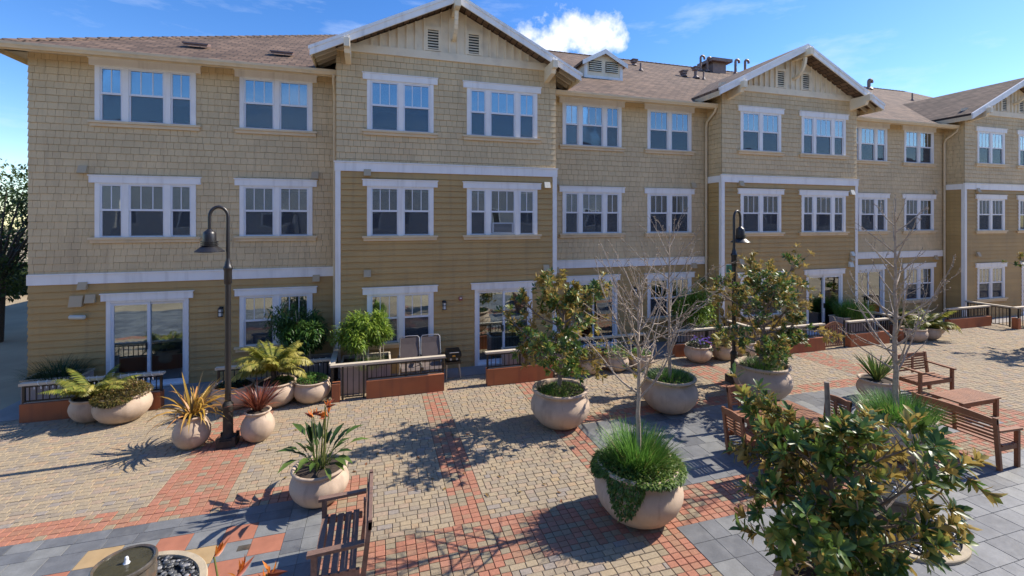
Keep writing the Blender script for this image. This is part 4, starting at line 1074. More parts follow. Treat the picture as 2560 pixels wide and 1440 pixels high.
def cover(base, rad, h, n, mt, label, seed, L=.045, trail=(), name='ground_cover', rim=0, cheap=True, asp=.55):
    """cushion of small leaves; trail: (angle, spread, drop, outward) for parts hanging over the rim"""
    rg = random.Random(seed); mb = MB()
    def lf(p, d, t): leaf(mb, p, d, Vector((0, 0, 1)), L*rg.uniform(.6, 1.3), L*asp*rg.uniform(.7, 1.2), .3, .2, .55, t, cheap)
    lump = [(rg.uniform(-.7, .7)*rad, rg.uniform(-.7, .7)*rad, rg.uniform(.2, .5)*rad, rg.uniform(-.4, .6)) for _ in range(9)]
    for k in range(n):
        a = rg.random()*6.283; r = rad*math.sqrt(rg.random()); x, y = r*math.cos(a), r*math.sin(a)
        lm = sum(q[3]*math.exp(-((x-q[0])**2+(y-q[1])**2)/(q[2]**2)) for q in lump)
        hz = h*(1-(r/rad)**2.5)*(.75+.5*lm)+.01; z = hz*rg.uniform(.45, 1.05)
        d = Vector((math.cos(a)*.5*r/rad, math.sin(a)*.5*r/rad, .55))+rv(rg, .55)
        lf(Vector((x, y, z)), d, min(1, max(0, rg.gauss(.5+.25*lm, .24))))
    for a0, sp, drop, outw in trail:
        for k in range(int(n*.45*sp)):
            a = a0+rg.uniform(-sp, sp)*(1-.1); tt = rg.random(); env = max(.15, 1-((a-a0)/sp)**2)
            z = -drop*tt*env; r = rad*(.98)+outw*math.sin(min(1, tt*1.4)*1.57)*env+rg.uniform(-.03, .03)
            lf(Vector((r*math.cos(a), r*math.sin(a), z+.03)), Vector((math.cos(a), math.sin(a), -.4))+rv(rg, .6), min(1, max(0, rg.gauss(.5-.2*tt, .22))))
    return tag(mb.build(name, M[mt], None, base, smooth='all'), label, 'plant')
def frond_mesh(mt, arc, seed, n=26, tint0=.5, leaflet=.2):
    """unit-length fern frond rising along +z and arching to +x"""
    rg = random.Random(seed); mb = MB(); p = Vector((0, 0, 0)); ang = 1.35; pts = [p.copy()]; ds = []
    for k in range(n):
        t = k/n; ang -= arc/n*(.3+1.4*t); d = Vector((math.cos(ang), 0, math.sin(ang))); ds.append(d); p = p+d/n; pts.append(p.copy())
    mb.tint = .15; mb.tube(pts[::2], [.010*(1-.85*i/len(pts[::2])) for i in range(len(pts[::2]))], 4, False)
    for k in range(3, n):
        t = k/n; ln = leaflet*math.sin(math.pi*min(1, .12+t*.9))**.7*rg.uniform(.85, 1.1)+.012; d = ds[min(k, n-1)]; up = Vector((-d.z, 0, d.x))
        for s in (-1, 1):
            dd = Vector((0, s, 0))+d*.55-up*rg.uniform(.05, .35)
            leaf(mb, pts[k], dd, up, ln, ln*.34, .35, .15, .45, min(1, max(0, tint0+rg.gauss(0, .18)+.25*t)), True)
    return mb.mesh('frond', M[mt], 'all')
def fern(base, n, L, label, seed, mt='fern', trunk=0, spread=(.25, 1.15), tint=.5):
    rg = random.Random(seed); t = empty('fern', base, 0, label, 'fern')
    var = [frond_mesh(mt, 1.0+.35*k, seed*7+k, 26, tint+.12*(k-1.5)) for k in range(4)]
    if trunk: MB().tube([(0, 0, -.02), (.01, 0, trunk*.5), (0, .01, trunk)], [.07, .055, .06], 9).build('trunk', M['darkbark'], t, smooth=True)
    for k in range(n):
        a = k*2.4+rg.uniform(-.4, .4); s = rg.uniform(*spread); l = L*rg.uniform(.65, 1.1)
        put('frond', rg.choice(var), t, (.02*math.cos(a), .02*math.sin(a), trunk), tuple((Matrix.Rotation(a, 3, 'Z') @ Matrix.Rotation(s*.6-.1, 3, 'Y') @ Matrix.Rotation(rg.uniform(-.3, .3), 3, 'X')).to_euler()), (l, l, l))
    return t
def bamboo(base, h, rad, z0, label, seed, mt='bamboo', nc=11, n=1500, L=.11, name='bamboo_clump'):
    rg = random.Random(seed); t = empty(name, base, 0, label, 'bamboo'); cu = MB(); lf = MB()
    blobs = []
    for k in range(nc):
        a = rg.random()*6.28; r = rad*.4*math.sqrt(rg.random()); hh = h*rg.uniform(.75, 1.0); x, y = r*math.cos(a), r*math.sin(a); dx, dy = rg.gauss(0, .1)*h*.5, rg.gauss(0, .1)*h*.5
        cu.tint = rg.random(); cu.tube([(x, y, -.02), (x+dx*.4, y+dy*.4, hh*.5), (x+dx, y+dy, hh)], [.011, .009, .004], 5)
        for q in range(4): blobs.append((Vector((x+dx*.8+rg.gauss(0, rad*.34), y+dy*.8+rg.gauss(0, rad*.34), z0+(hh-z0)*rg.uniform(.12, 1.0))), rad*rg.uniform(.28, .48)))
    for k in range(n):
        c, r = rg.choice(blobs); v = rv(rg).normalized()*r*rg.random()**.4; p = c+v
        d = Vector((v.x, v.y, v.z*.4)).normalized()*.8+Vector((0, 0, rg.uniform(-.7, .5)))+rv(rg, .4)
        leaf(lf, p, d, Vector((0, 0, 1)), L*rg.uniform(.7, 1.4), L*.28, .3, .1, .4, min(1, max(0, rg.gauss(.5, .22)+v.z/r*.2)), True)
    cu.build('culms', M['rail'], t, smooth=True); lf.build('foliage', M[mt], t, smooth='all'); return t
def strelitzia(base, n, hl, hf, nf, label, seed, rad=.42):
    rg = random.Random(seed); t = empty('bird_of_paradise', base, 0, label, 'plant')
    var = []
    for k in range(5):
        mb = MB(); mb.tint = .9; bend = .04+.09*k
        pts = [Vector((bend*q*q, 0, q*.62)) for q in (0, .25, .5, .75, 1)]; mb.tube(pts, [.013, .011, .009, .008, .006], 5, False)
        d = (pts[-1]-pts[-2]).normalized(); leaf(mb, pts[-1], d+Vector((.1+.07*k, 0, 0)), Vector((-.5, 0, 1)), .50, .16, .12+.05*k, .45, .5, k/5); var.append(mb.mesh('leaf', M['strel'], 'all'))
    for k in range(n):
        a = k*2.4+rg.uniform(-.5, .5); s = rg.uniform(.05, .5); l = hl*rg.uniform(.6, 1.08)
        r = rad*.25*rg.random(); put('leaf', rg.choice(var), t, (r*math.cos(a), r*math.sin(a), -.02), tuple((Matrix.Rotation(a, 3, 'Z') @ Matrix.Rotation(s, 3, 'Y')).to_euler()), (l, l, l))
    for k in range(nf):
        a = rg.random()*6.28; s = rg.uniform(.02, .28); hh = hf*rg.uniform(.78, 1.05); r = rad*.3*rg.random()
        p0 = Vector((r*math.cos(a), r*math.sin(a), 0)); d = Vector((math.sin(s)*math.cos(a), math.sin(s)*math.sin(a), math.cos(s))); p1 = p0+d*hh
        st = MB(); st.tint = rg.random(); st.tube([p0, p0+d*hh*.5+rv(rg, .01), p1], [.011, .009, .007], 6, False); so = st.build('flower_stalk', M['stalk'], t, smooth=True)
        b = rg.random()*6.28; hd = Vector((math.cos(b), math.sin(b), .18)); sm = MB(); leaf(sm, p1, hd, Vector((0, 0, 1)), .17, .035, -.1, 1.2, .3, rg.random()); leaf(sm, p1, hd, Vector((0, 0, -1)), .17, .03, .1, 1.2, .3, rg.random())
        sm.build('spathe', M['spathe'], t, smooth='all')
        pm = MB()
        for q in range(rg.randint(4, 6)):
            dd = hd*rg.uniform(-.1, .8)+Vector((0, 0, rg.uniform(.6, 1.2)))+rv(rg, .22); leaf(pm, p1+hd*.02*q*.6, dd, hd, rg.uniform(.07, .11), .024, .1, .5, .5, rg.random())
        pm.build('petals', M['orange'], t, smooth='all')
    return t

# ------------------------------------------------------------------ pots and what grows in them
def bc(x, y, rad, k=.52):     # centre of a pot from the foot point that faces the viewer
    d = math.hypot(x, y); return x+x/d*rad*k, y+y/d*rad*k
# big tree pots
x, y = bc(3.5, 8.4, .61); c, r = pot(x, y, .61, 'big sand coloured pot holding the magnolia nearest the sling chairs', group='big tree pots')
magnolia((c[0]-.02, c[1], c[2]-.03), 1.90, 1.38, .25, 'leafy magnolia tree with curved stem in pot near the sling chairs', 21, L=.13, nl=24, cheap=True, lean=(.06, .0), trunk_r=.04, dens=1.5)
cover((c[0]+.06, c[1]-.02, c[2]), r*.92, .14, 1600, 'cover', 'bright green cushion plant under the first magnolia', 31, L=.035)
grass((c[0]-.18, c[1]-.1, c[2]-.03), 300, .26, .3, 'grass', 'short green rushes at the foot of the first magnolia', 32)
x, y = bc(6.05, 8.42, .61); c, r = pot(x, y, .61, 'big sand coloured pot holding the taller bare tree by the slate terrace', group='big tree pots')
bare_tree((c[0], c[1], c[2]-.05), 3.45, .75, 1.5, 'tall bare tree with spreading twigs in pot by slate terrace', 5, nl=24, up=.55)
grass((c[0], c[1]-.05, c[2]-.04), 1100, .34, .44, 'grass', 'green drooping rushes in the pot of the tall bare tree', 33, out=1.0, flat=1)
cover((c[0]-.36, c[1]-.02, c[2]-.01), .12, .07, 130, 'cover', 'pale green tuft at the rim of the tall bare tree pot', 34, L=.03)
x, y = bc(8.59, 8.44, .64); c, r = pot(x, y, .64, 'big sand coloured pot holding the bronze leaved magnolia beside the lamp post', group='big tree pots')
magnolia((c[0]-.02, c[1], c[2]-.03), 1.92, 1.68, .22, 'wide bronze leaved magnolia tree in pot beside the lamp post', 24, L=.13, nl=28, cheap=True, lean=(.05, 0), trunk_r=.045, dens=1.5)
grass((c[0]-.1, c[1]-.1, c[2]-.03), 500, .3, .42, 'grass', 'green rushes at the foot of the bronze leaved magnolia', 35)
cover((c[0]+.28, c[1]-.05, c[2]-.02), .22, .10, 260, 'cover', 'yellow green cushion plant under the bronze leaved magnolia', 36, L=.035)
x, y = bc(3.4, 5.42, .615); c, r = pot(x, y, .615, 'big sand coloured pot with trailing plants on the red paver crossing', group='big tree pots')
bare_tree((c[0]+.02, c[1]+.03, c[2]-.05), 2.80, .98, 1.5, 'small bare tree with a straight pale stem above trailing plants', 9, tr0=.038, nl=22, up=.7, lean=(.02, .02))
grass((c[0]-.02, c[1]+.02, c[2]-.02), 1300, .60, .26, 'grass', 'tall bright green rushes round the stem of the small bare tree', 37, w=.011, out=.7)
cover((c[0], c[1], c[2]+.05), r*1.16, .11, 4200, 'cover', 'green cushion plants spilling over the rim of the crossing pot', 38, L=.05, trail=((3.85, .48, .50, .09), (5.2, 1.2, .05, .06), (.25, .9, .14, .09), (2.9, .6, .14, .08)))
grass((c[0]+.30, c[1]+.02, c[2]+.02), 700, .30, .28, 'cover', 'fine light green grass on the right of the crossing pot', 39, w=.005, out=1.3, flat=1)
c, r = pot(8.95, 5.85, .615, 'big sand coloured pot of the bare tree behind the front magnolia', group='big tree pots')
bare_tree((c[0], c[1], c[2]-.05), 3.95, .75, 1.15, 'tall slender bare tree with many fine upright twigs by the teak benches', 14, tr0=.05, nl=30, up=.9)
grass((c[0]-.05, c[1]-.1, c[2]-.03), 1700, .46, .46, 'grass', 'bright green grass in the pot of the slender bare tree', 40, out=.75, w=.011)
c, r = pot(4.36, 3.38, .56, 'big sand coloured pot under the front magnolia with cut stem', group='big tree pots')
magnolia((4.30, 3.36, c[2]-.05), 1.42, 1.18, .10, 'large leaved magnolia with a sawn off bare stem rising from its crown', 41, L=.138, nl=31, stub=.62, lean=(-.035, .01), single=300, trunk_r=.032, dens=1.0)
cover((c[0], c[1], c[2]-.03), r*.9, .08, 500, 'cover', 'low green cushion plant at the foot of the front magnolia', 42, L=.04)
c, r = pot(21.3, 9.0, .61, 'big sand coloured pot holding the magnolia before the farthest bay', group='big tree pots')
magnolia((21.3, 9.0, c[2]-.03), 2.2, 1.25, .35, 'magnolia tree in pot before the farthest gabled bay', 43, L=.13, nl=18, cheap=True, trunk_r=.04)
# smaller pots in front
c, r = pot(*bc(-3.26, 9.62, .31), .31, 'small round pot with gold flax left of the lamp post', VASE)
flax((c[0], c[1], c[2]), 85, .80, .042, 'phogold', 'gold and orange flax with arching blades in small pot', 44, (.1, 1.15), (.2, 2.2))
c, r = pot(*bc(-2.17, 9.57, .295), .295, 'small round pot with red flax right of the lamp post', VASE)
flax((c[0], c[1], c[2]), 130, .60, .028, 'phored', 'dense dark red flax in small pot beside the lamp post', 45, (.05, .85), (.1, 1.0))
c, r = pot(*bc(-.81, 7.14, .42), .42, 'sand coloured pot of bird of paradise at the corner of the slate')
strelitzia(c, 38, .66, .92, 8, 'bird of paradise plant with orange flowers by the teak bench', 46)
c, r = pot(-.86, 3.62, .42, 'sand coloured pot of bird of paradise on the slate by the fountain')
strelitzia(c, 16, .62, 1.30, 7, 'tall bird of paradise with orange flower heads near the urn fountain', 47, rad=.6)
c, r = pot(11.25, 7.75, .40, 'sand coloured pot with sword leaved flax near the teak benches')
flax(c, 70, .72, .045, 'phogreen', 'striped green sword leaved flax near the teak benches', 48, (.05, .75), (.05, .7))
# row of bowls along the patios
def bowl(x, y, rad, label, hs=1.0): return pot(x, y, rad, label, BOWL, hs, 'bowls along the patio fences')
c, r = bowl(-5.75, 11.72, .42, 'bowl with a yellow green fern by the left sliding door')
fern((c[0], c[1], c[2]), 34, .9, 'yellow green fern arching over a bowl by the left sliding door', 51)
c, r = bowl(*bc(-5.05, 11.27, .50), .50, 'wide bowl with bronze ground cover by the left sliding door', .95)
cover((c[0], c[1], c[2]+.02), r*1.24, .27, 3200, 'browncover', 'bronze green mounded shrub filling the wide bowl', 52, L=.045, trail=((4.6, .9, .10, .05),), name='mounded_shrub')
c, r = bowl(*bc(-3.06, 11.38, .45), .45, 'bowl with low dark plants behind the gold flax', .95)
cover((c[0], c[1], c[2]), r*.85, .12, 500, 'darkgrass', 'dark low plants in the bowl behind the gold flax', 53, L=.06)
c, r = bowl(*bc(-2.19, 11.24, .45), .45, 'bowl with the golden tree fern behind the red flax')
fern((c[0]-.05, c[1], c[2]), 64, .95, 'golden green tree fern on a short dark trunk', 54, trunk=.26, spread=(.1, 1.7), tint=.6)
cover((c[0]+.15, c[1]-.05, c[2]), r*.6, .16, 350, 'darkbamboo', 'dark leafy plant at the foot of the tree fern', 55, L=.06)
c, r = bowl(*bc(-1.44, 11.25, .41), .41, 'bowl with bright green ground cover beside the black gate')
cover((c[0], c[1], c[2]+.03), r*1.02, .15, 1500, 'grass', 'bright green ground cover filling the bowl beside the gate', 56, L=.035)
c, r = bowl(*bc(5.55, 11.22, .34), .34, 'bowl with bronze shrub right of the first magnolia', 1.1)
cover((c[0], c[1], c[2]), r*1.15, .34, 800, 'browncover', 'bronze leaved shrub hanging over its bowl behind the magnolia', 57, L=.07, trail=((5.2, .8, .12, .04),), name='mounded_shrub')
c, r = bowl(*bc(6.35, 11.22, .36), .36, 'bowl with feathery green plant behind the bare trees')
cover((c[0], c[1], c[2]), r*1.2, .34, 1000, 'grass', 'feathery green mound in a bowl behind the bare trees', 58, L=.05, asp=.25)
c, r = bowl(*bc(7.08, 11.18, .37), .37, 'bowl with low green leaves right of the feathery plant')
cover((c[0], c[1], c[2]), r*1.05, .18, 700, 'grass', 'low green leafy plant in the third bowl behind the bare trees', 59, L=.05)
c, r = bowl(*bc(9.06, 11.23, .40), .40, 'bowl with purple flowers left of the far lamp post')
cover((c[0], c[1], c[2]), r*1.05, .18, 700, 'darkgrass', 'dark leafy plant with purple flowers in bowl', 60, L=.05, trail=((5.6, .6, .15, .05),), name='flowering_plant')
rgp = random.Random(6); pm = MB()
for k in range(46):
    a = rgp.random()*6.28; q = r*math.sqrt(rgp.random()); p = Vector((q*math.cos(a)+.08, q*math.sin(a)-.05, .10+.14*rgp.random()))
    for s in range(4): leaf(pm, p, Vector((math.cos(s*1.57), math.sin(s*1.57), .4)), Vector((0, 0, 1)), .035, .035, .1, .1, .6, rgp.random(), True)
tag(pm.build('purple_blossom', M['purple'], None, c, smooth='all'), 'purple blossoms scattered over the bowl left of the far lamp', 'flowers')
c, r = bowl(*bc(9.93, 11.21, .33), .33, 'narrow bowl with dark fern beside the far lamp post', 1.15)
fern((c[0], c[1], c[2]), 16, .62, 'pale yellow fern drooping from the narrow bowl by the lamp', 61, tint=.7)
c, r = bowl(*bc(10.72, 11.18, .33), .33, 'tall bowl with dark shrub behind the bronze magnolia', 1.25)
cover((c[0], c[1], c[2]), r*1.0, .2, 500, 'darkgrass', 'dark low shrub in the tall bowl behind the bronze magnolia', 62, L=.05)
c, r = bowl(*bc(17.82, 11.06, .38), .38, 'bowl under the large fern past the arched gate patio')
cover((c[0], c[1], c[2]), r, .15, 400, 'cover', 'low green plant in the bowl past the arched gate patio', 63, L=.05)
c, r = bowl(*bc(18.6, 11.11, .36), .36, 'bowl beside the large fern under the far windows')
fern((c[0], c[1]+.1, c[2]), 26, 1.15, 'large yellow green fern spreading over the far bowls', 64, spread=(.5, 1.5), tint=.55)
c, r = bowl(19.6, 11.6, .38, 'bowl with dark evergreen under the far sliding door')
cover((c[0], c[1], c[2]), r, .3, 600, 'darkbamboo', 'dark evergreen mound in the bowl under the far sliding door', 65, L=.06, name='mounded_shrub')

# planter boxes of upright boards on the patios
def planter_box(x0, x1, y0, y1, h, label):
    o = empty('planter_box', (x0, y0, 0), 0, label, 'planter', 'board planter boxes'); w, d = x1-x0, y1-y0
    MB().box(.02, w-.02, .02, d-.02, .01, h-.06).build('soil', M['soil'], o)
    n = round(w/.14); n2 = round(d/.14)
    for i in range(n): put('board', bx('board', 'boxwood', 0, w/n-.006, -.012, .012, .01, h), o, (w*i/n+.003, .006, 0)); put('board', bx('board', 'boxwood', 0, w/n-.006, -.012, .012, .01, h), o, (w*i/n+.003, d-.006, 0))
    for i in range(n2):
        for xx in (.006, w-.006): put('board', bx('board', 'boxwood', -.012, .012, 0, d/n2-.006, .01, h), o, (xx, d*i/n2+.003, 0))
    MB().box(-.02, w+.02, -.025, .02, h+.001, h+.03).box(-.02, w+.02, d-.02, d+.025, h+.001, h+.03).box(-.025, .02, .021, d-.021, h+.001, h+.03).box(w-.02, w+.025, .021, d-.021, h+.001, h+.03).build('rim', M['rail'], o)
planter_box(-.85, .30, 11.6, 12.55, .66, 'grey board planter box holding the bright bamboo behind the gate')
bamboo((-.35, 12.1, .6), 1.25, .50, .42, 'bright green bamboo clump left of the lower window', 71, n=7500, L=.125)
bamboo((.12, 12.25, .6), 1.32, .26, .45, 'slim bright bamboo stems at the edge of the window', 75, n=2600, nc=6, L=.125)
grass((-.2, 11.85, .58), 420, .3, .42, 'cover', 'dry green grasses at the foot of the bright bamboo', 72, w=.005, out=.5)
planter_box(-2.5, -1.15, 12.45, 13.1, .6, 'grey board planter box holding the dark bamboo under the window')
bamboo((-1.78, 12.75, .5), 1.45, .62, .35, 'dense dark green bamboo bush beside the white corner board', 73, 'darkbamboo', n=7500, L=.14)
planter_box(-7.6, -6.55, 12.75, 13.3, .62, 'pale planter box with dark hanging rushes at the left wall')
grass((-7.05, 13.0, .55), 900, .62, .45, 'darkgrass', 'dark rushes hanging over the planter box at the left wall', 74, out=1.1, flat=1.5)
planter_box(9.55, 10.9, 12.45, 13.15, .55, 'grey board planter box with bright bamboo beside the far bay')
bamboo((10.2, 12.8, .5), 1.38, .62, .3, 'bright green bamboo spilling beside the far bay corner', 76, n=6500, L=.125)
planter_box(15.95, 17.4, 12.1, 12.65, .7, 'grey board planter box with tall reeds right of the green blind door')
grass((16.65, 12.35, .62), 1300, .75, .5, 'grass', 'tall bright green reeds right of the green blind door', 77, w=.012, out=.35)
planter_box(3.35, 4.9, 11.75, 12.3, .6, 'grey board planter box behind the right railing of the first bay')
grass((4.1, 12.0, .52), 300, .3, .4, 'darkgrass', 'dark grasses behind the right railing of the first bay', 78)

# ------------------------------------------------------------------ furniture
def teak_seat(x, y, rz, w, label, arms=True, mt='teak', d=.52, hb=.90, name='teak_bench', cat='bench', nback=5, cut=False):
    """faces -y locally; back along +y"""
    o = empty(name, (x, y, .002), rz, label, cat); m = M[mt]; hw = w/2
    for s in (-1, 1):
        MB().box(s*(hw-.03)-.03, s*(hw-.03)+.03, -d/2, -d/2+.06, 0, .63 if arms else .40).build('leg', m, o)
        MB().hexa([(s*(hw-.03)-.03, d/2-.06, 0), (s*(hw-.03)+.03, d/2-.06, 0), (s*(hw-.03)+.03, d/2, 0), (s*(hw-.03)-.03, d/2, 0), (s*(hw-.03)-.03, d/2+.06, hb), (s*(hw-.03)+.03, d/2+.06, hb), (s*(hw-.03)+.03, d/2+.105, hb), (s*(hw-.03)-.03, d/2+.105, hb)]).build('leg', m, o)
        MB().box(s*(hw-.03)-.02, s*(hw-.03)+.02, -d/2+.061, d/2-.03, .33, .40).build('side_rail', m, o)
        if arms: MB().hexa([(s*(hw-.03)-.04, -d/2-.04, .63), (s*(hw-.03)+.04, -d/2-.04, .63), (s*(hw-.03)+.035, d/2+.02, .65), (s*(hw-.03)-.035, d/2+.02, .65), (s*(hw-.03)-.04, -d/2-.04, .665), (s*(hw-.03)+.04, -d/2-.04, .665), (s*(hw-.03)+.035, d/2+.02, .685), (s*(hw-.03)-.035, d/2+.02, .685)]).build('armrest', m, o)
    MB().box(-hw+.06, hw-.06, -d/2+.01, -d/2+.045, .33, .40).build('front_rail', m, o)
    n = 5
    for k in range(n):
        ys = -d/2+.005+k*(d-.05)/n; sag = -.012*math.sin(math.pi*k/(n-1)); MB().box(-hw+.005, hw-.005, ys, ys+(d-.05)/n-.022, .405+sag, .427+sag).build('seat_slat', m, o)
    for k in range(nback):
        z = .50+k*(hb-.60)/nback; yy = d/2-.03+.085*(z/hb); h = (hb-.60)/nback*.58
        if cut and k % 2 == 0:
            MB().box(-hw+.058, hw-.058, yy, yy+.022, z, z+h).build('back_slat', m, o)
        else: MB().box(-hw+.058, hw-.058, yy, yy+.022, z, z+h).build('back_slat', m, o)
    MB().box(-.03, .03, d/2+.0, d/2+.02, .44, hb-.06).build('back_stile', m, o)
    t = MB(); K = 8; yy = d/2+.06
    for k in range(K):
        xa, xb = -hw+w*k/K, -hw+w*(k+1)/K; f = lambda q: hb-.03+.035*math.cos((q/hw)*1.4)
        t.hexa([(xa, yy, hb-.11), (xb, yy, hb-.11), (xb, yy+.04, hb-.11), (xa, yy+.04, hb-.11), (xa, yy+.005, f(xa)), (xb, yy+.005, f(xb)), (xb, yy+.045, f(xb)), (xa, yy+.045, f(xa))])
    t.build('top_rail', m, o)
    return o
PI = math.pi
teak_seat(-.42, 5.72, -PI/2, 1.06, 'weathered teak armchair bench at the edge of the slate by the bird of paradise', mt='teakdark', hb=.92, name='teak_bench')
teak_seat(6.30, 6.50, PI/2, .48, 'teak side chair with slatted back at the dining table, on bare slate', False, name='teak_chair', cat='chair', hb=.86)
teak_seat(6.98, 7.15, 0, .48, 'teak side chair with its back to the big magnolia pot', False, name='teak_chair', cat='chair', hb=.86)
teak_seat(6.42, 5.80, PI/2, .48, 'teak side chair at the table, hidden by the front magnolia', False, name='teak_chair', cat='chair', hb=.86)
teak_seat(8.02, 6.45, -PI/2, .48, 'teak side chair at the table beside the slender bare tree pot', False, name='teak_chair', cat='chair', hb=.86)
def teak_table(x, y, w, d, h, label):
    o = empty('teak_table', (x, y, .002), 0, label, 'table'); m = M['teak']; n = round(w/.095)
    for i in range(n): put('slat', bx('slat', 'teak', 0, w/n-.008, -d/2+.06, d/2-.06, h-.03, h), o, (-w/2+w*i/n+.004, 0, 0))
    MB().box(-w/2, w/2, -d/2, -d/2+.058, h-.032, h-.002).box(-w/2, w/2, d/2-.058, d/2, h-.032, h-.002).build('border', m, o)
    for sx in (-1, 1):
        for sy in (-1, 1): MB().box(sx*(w/2-.06)-.035, sx*(w/2-.06)+.035, sy*(d/2-.06)-.035, sy*(d/2-.06)+.035, 0, h-.033).build('leg', m, o)
    MB().box(-w/2+.06, w/2-.06, -d/2+.04, -d/2+.07, h-.12, h-.034).box(-w/2+.06, w/2-.06, d/2-.07, d/2-.04, h-.12, h-.034).build('apron', m, o)
teak_table(7.12, 6.2, 1.0, 1.35, .73, 'square teak dining table with slatted top among side chairs')
teak_seat(12.7, 7.65, 0, 1.15, 'teak bench with back to the building, beside the striped flax pot', name='teak_bench')
teak_seat(10.25, 5.55, PI/2, 1.25, 'teak bench facing away from the slender bare tree', name='teak_bench')
teak_table(12.2, 6.6, 1.2, .6, .42, 'low teak coffee table between the two benches')
def sling_chair(x, y, label):
    o = empty('sling_chair', (x, y, .012), 0, label, 'chair', 'reclining sling chairs')
    for s in (-1, 1):
        MB().tube([(s*.26, .05, .42), (s*.26, .16, .75), (s*.25, .24, 1.05), (s*.21, .255, 1.09), (0, .258, 1.10)], .014, 8).build('back_tube', M['alu'], o, smooth=True)
        MB().tube([(s*.27, -.25, .02), (s*.27, .0, .35), (s*.27, .12, .60)], .013, 8).build('leg', M['alu'], o, smooth=True)
        MB().tube([(s*.27, .3, .02), (s*.27, .05, .35), (s*.27, -.2, .60)], .013, 8).build('leg', M['alu'], o, smooth=True)
        MB().box(s*.29-.03, s*.29+.03, -.22, .16, .60, .63).build('armrest', M['black'], o)
    def strip(pts, w, nm):
        m = MB()
        for p, q in zip(pts, pts[1:]): m.poly([(-w, p[0], p[1]), (w, p[0], p[1]), (w, q[0], q[1]), (-w, q[0], q[1])])
        m.build(nm, M['fabric'], o, smooth='all')
    strip([(.06, .44), (.10, .56), (.16, .75), (.205, .9), (.24, 1.06)], .235, 'back_sling')
    strip([(.06, .42), (-.06, .38), (-.2, .385), (-.32, .42), (-.38, .36)], .235, 'seat_sling')
    for s in (-1, 1): MB().tube([(s*.255, .06, .42), (s*.255, -.1, .37), (s*.255, -.33, .42)], .013, 8).build('seat_tube', M['alu'], o, smooth=True)
    return o
sling_chair(.82, 12.15, 'grey brown sling chair next to the bamboo planter')
sling_chair(1.37, 12.15, 'grey brown sling chair next to the portable grill')
gr = empty('portable_grill', (1.93, 12.05, .012), 0, 'black portable grill on silver legs beside the sling chairs', 'grill')
for s in (-1, 1):
    for t in (-1, 1): MB().tube([(s*.19, t*.13, .0), (s*.16, t*.05, .45)], .014, 8).build('leg', M['alu'], gr, smooth=True)
MB().box(-.20, .20, -.16, .16, .40, .46).build('shelf', M['grill'], gr)
MB().hexa([(-.13, -.12, .461), (.13, -.12, .461), (.13, .12, .461), (-.13, .12, .461), (-.20, -.16, .60), (.20, -.16, .60), (.20, .16, .60), (-.20, .16, .60)]).build('firebox', M['grill'], gr)
MB().hexa([(-.21, -.17, .601), (.21, -.17, .601), (.21, .17, .601), (-.21, .17, .601), (-.20, -.15, .70), (.20, -.15, .70), (.18, .14, .76), (-.18, .14, .76)]).build('lid', M['grill'], gr)
MB().tube([(-.12, -.16, .70), (-.12, -.20, .715), (.12, -.20, .715), (.12, -.16, .70)], .010, 6).build('handle', M['alu'], gr, smooth=True)
MB().box(-.04, .04, -.177, -.171, .60, .64).build('badge', M['yellowpl'], gr)
for s in (-1, 1): MB().lathe([(0, 0), (.025, 0), (.03, .02), (0, .02)], 10, (s*.08, 0, 0)).build('knob', M['alu'], gr, (0, -.145, .53), (R(80), 0, 0))

# ------------------------------------------------------------------ urn fountains
def fountain(x, y, label, seed):
    o = empty('urn_fountain', (x, y, 0), 0, label, 'fountain', 'bubbling urn fountains'); rg = random.Random(seed)
    MB().lathe([(.76, .003), (.76, .035), (.75, .045), (.68, .045), (.67, .03), (.67, .006)], 56).build('basin_ring', M['basin'], o, smooth=True)
    MB().lathe([(.671, .0065), (0, .0065)], 40).build('basin_pit', M['pit'], o)
    MB().lathe([(.23, .0), (.26, .05), (.285, .2), (.29, .30), (.28, .37), (.27, .40), (.285, .41), (.295, .43), (.29, .455), (.275, .465), (.255, .455), (.25, .43), (.24, .4)], 44).build('urn', M['urn'], o, smooth=True)
    MB().lathe([(.253, .442), (.18, .443), (.1, .444), (.04, .448), (0, .45)], 36).build('water', M['water'], o, smooth=True)
    MB().lathe([(.036, .444), (.022, .465), (.02, .495), (.014, .515), (0, .522)], 10, (.02, 0, 0)).build('water_jet', M['foam'], o, smooth=True)
    pb = MB()
    for k in range(620):
        a = rg.random()*6.283; r = math.sqrt(rg.uniform(.30**2, .65**2)); s = rg.uniform(.016, .034); pb.tint = rg.random()**1.3; z = .012+rg.random()*.035
        cx, cy = r*math.cos(a), r*math.sin(a); ro = rg.random()*3.14; ex = rg.uniform(1.1, 1.7); b = len(pb.v); n = 7
        for q, (rr, zz) in enumerate(((.62, -.3), (1, .05), (.7, .42))):
            for j in range(n):
                t = 2*math.pi*j/n; lx, ly = math.cos(t)*s*rr*ex, math.sin(t)*s*rr
                pb.v.append((cx+lx*math.cos(ro)-ly*math.sin(ro), cy+lx*math.sin(ro)+ly*math.cos(ro), z+zz*s))
        pb.v.append((cx, cy, z+.55*s))
        for q in range(2):
            for j in range(n): pb.face((b+q*n+j, b+q*n+(j+1) % n, b+(q+1)*n+(j+1) % n, b+(q+1)*n+j))
        for j in range(n): pb.face((b+2*n+j, b+2*n+(j+1) % n, b+3*n))
    pb.build('pebbles', M['pebble'], o, smooth='all', kind='stuff')
fountain(-2.66, 5.96, 'low stone urn fountain in a pebble basin among red and yellow tiles', 1)
fountain(6.85, 4.5, 'low stone urn fountain in a pebble basin behind the front magnolia', 2)

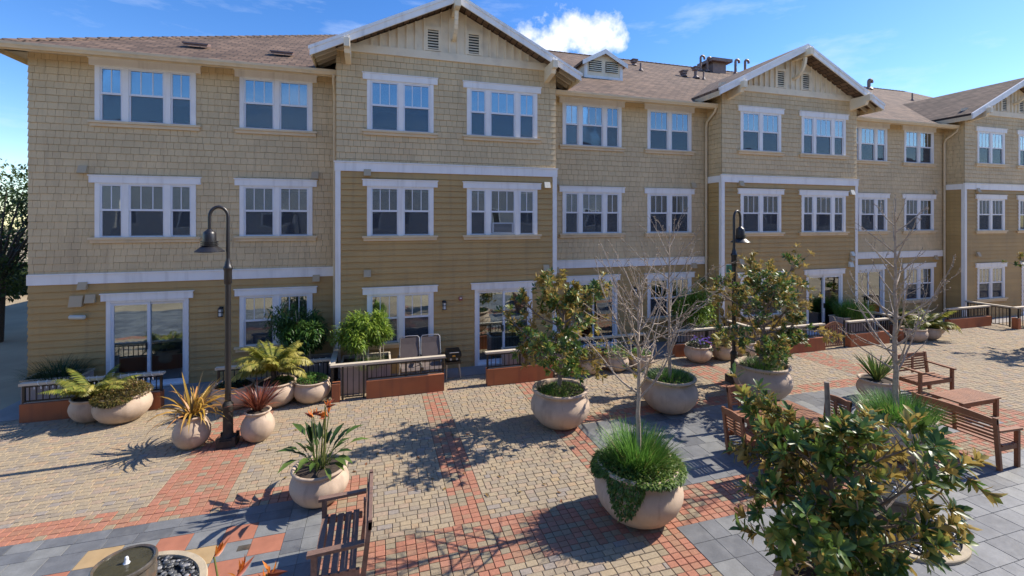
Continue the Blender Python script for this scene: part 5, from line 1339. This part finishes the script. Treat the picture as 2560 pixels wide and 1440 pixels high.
# ------------------------------------------------------------------ trees beyond the left end of the building
def round_tree(x, y, h, rad, label, seed):
    rg = random.Random(seed); t = empty('garden_tree', (x, y, -.09), 0, label, 'tree', 'trees beyond the end wall'); tr = MB(); lf = MB()
    tr.tube([(0, 0, 0), (.1, 0, h*.3), (0, .1, h*.6)], [.18, .14, .07], 8)
    blobs = []
    for k in range(26):
        v = rv(rg).normalized(); c = Vector((v.x*rad*.75, v.y*rad*.75, h*.64+v.z*h*.30)); blobs.append((c, rad*rg.uniform(.22, .42)))
        tr.tube([(0, 0, h*.35), tuple(c*.5+Vector((0, 0, h*.22))), tuple(c)], [.06, .035, .01], 5, False)
    for k in range(7000):
        c, r = rg.choice(blobs); v = rv(rg).normalized(); p = c+v*r*rg.random()**.35
        leaf(lf, p, v+rv(rg, .6), Vector((0, 0, 1)), .17, .09, .2, .2, .55, min(1, max(0, rg.gauss(.45, .2)+.2*v.z)), True)
    tr.build('trunk', M['darkbark'], t, smooth=True); lf.build('crown', M['treeleaf'], t, smooth='all')
round_tree(-12.9, 20.5, 6.0, 2.2, 'round leafy tree just beyond the left end wall', 1)
round_tree(-18.0, 27.0, 7.5, 3.2, 'taller leafy tree farther out past the left end wall', 2)

# boundary hedge and a few dry leaves
hm = MB(); rh = random.Random(12)
hm.tint = .2; hm.box(-60, -9.5, 33.4, 34.6, -.09, 1.7)
for k in range(9000):
    leaf(hm, Vector((rh.uniform(-45, -9.5), 33.4-rh.random()*.25, rh.uniform(-.05, 1.95))), rv(rh)+Vector((0, -.6, .3)), Vector((0, 0, 1)), .22, .12, .2, .2, .55, rh.random(), True)
tag(hm.build('boundary_hedge', M['treeleaf'], None, smooth='all'), 'clipped green hedge along the far boundary past the end wall', 'hedge')
dl = []
for k in range(4):
    m = MB(); leaf(m, Vector((0, 0, .004)), Vector((1, 0, .05)), Vector((0, 0, 1)), .075+.02*(k % 2), .036, .12*(k-1), .5, .6, .75+.08*k); dl.append(m.mesh('dry_leaf', M['browncover'], 'all'))
for k in range(34):
    x, y = rh.choice(((3.5, 8.6), (4.2, 4.6), (8.5, 8.8), (0.5, 8.5), (-2, 8.8), (2.2, 6.6)));
    o = put('dry_leaf', dl[k % 4], None, (x+rh.gauss(0, 1.0), y+rh.gauss(0, .8), .003), (0, 0, rh.random()*6.28)); tag(o, 'small dry brown leaf lying loose on the paving', 'leaf', 'dry leaves on the paving')
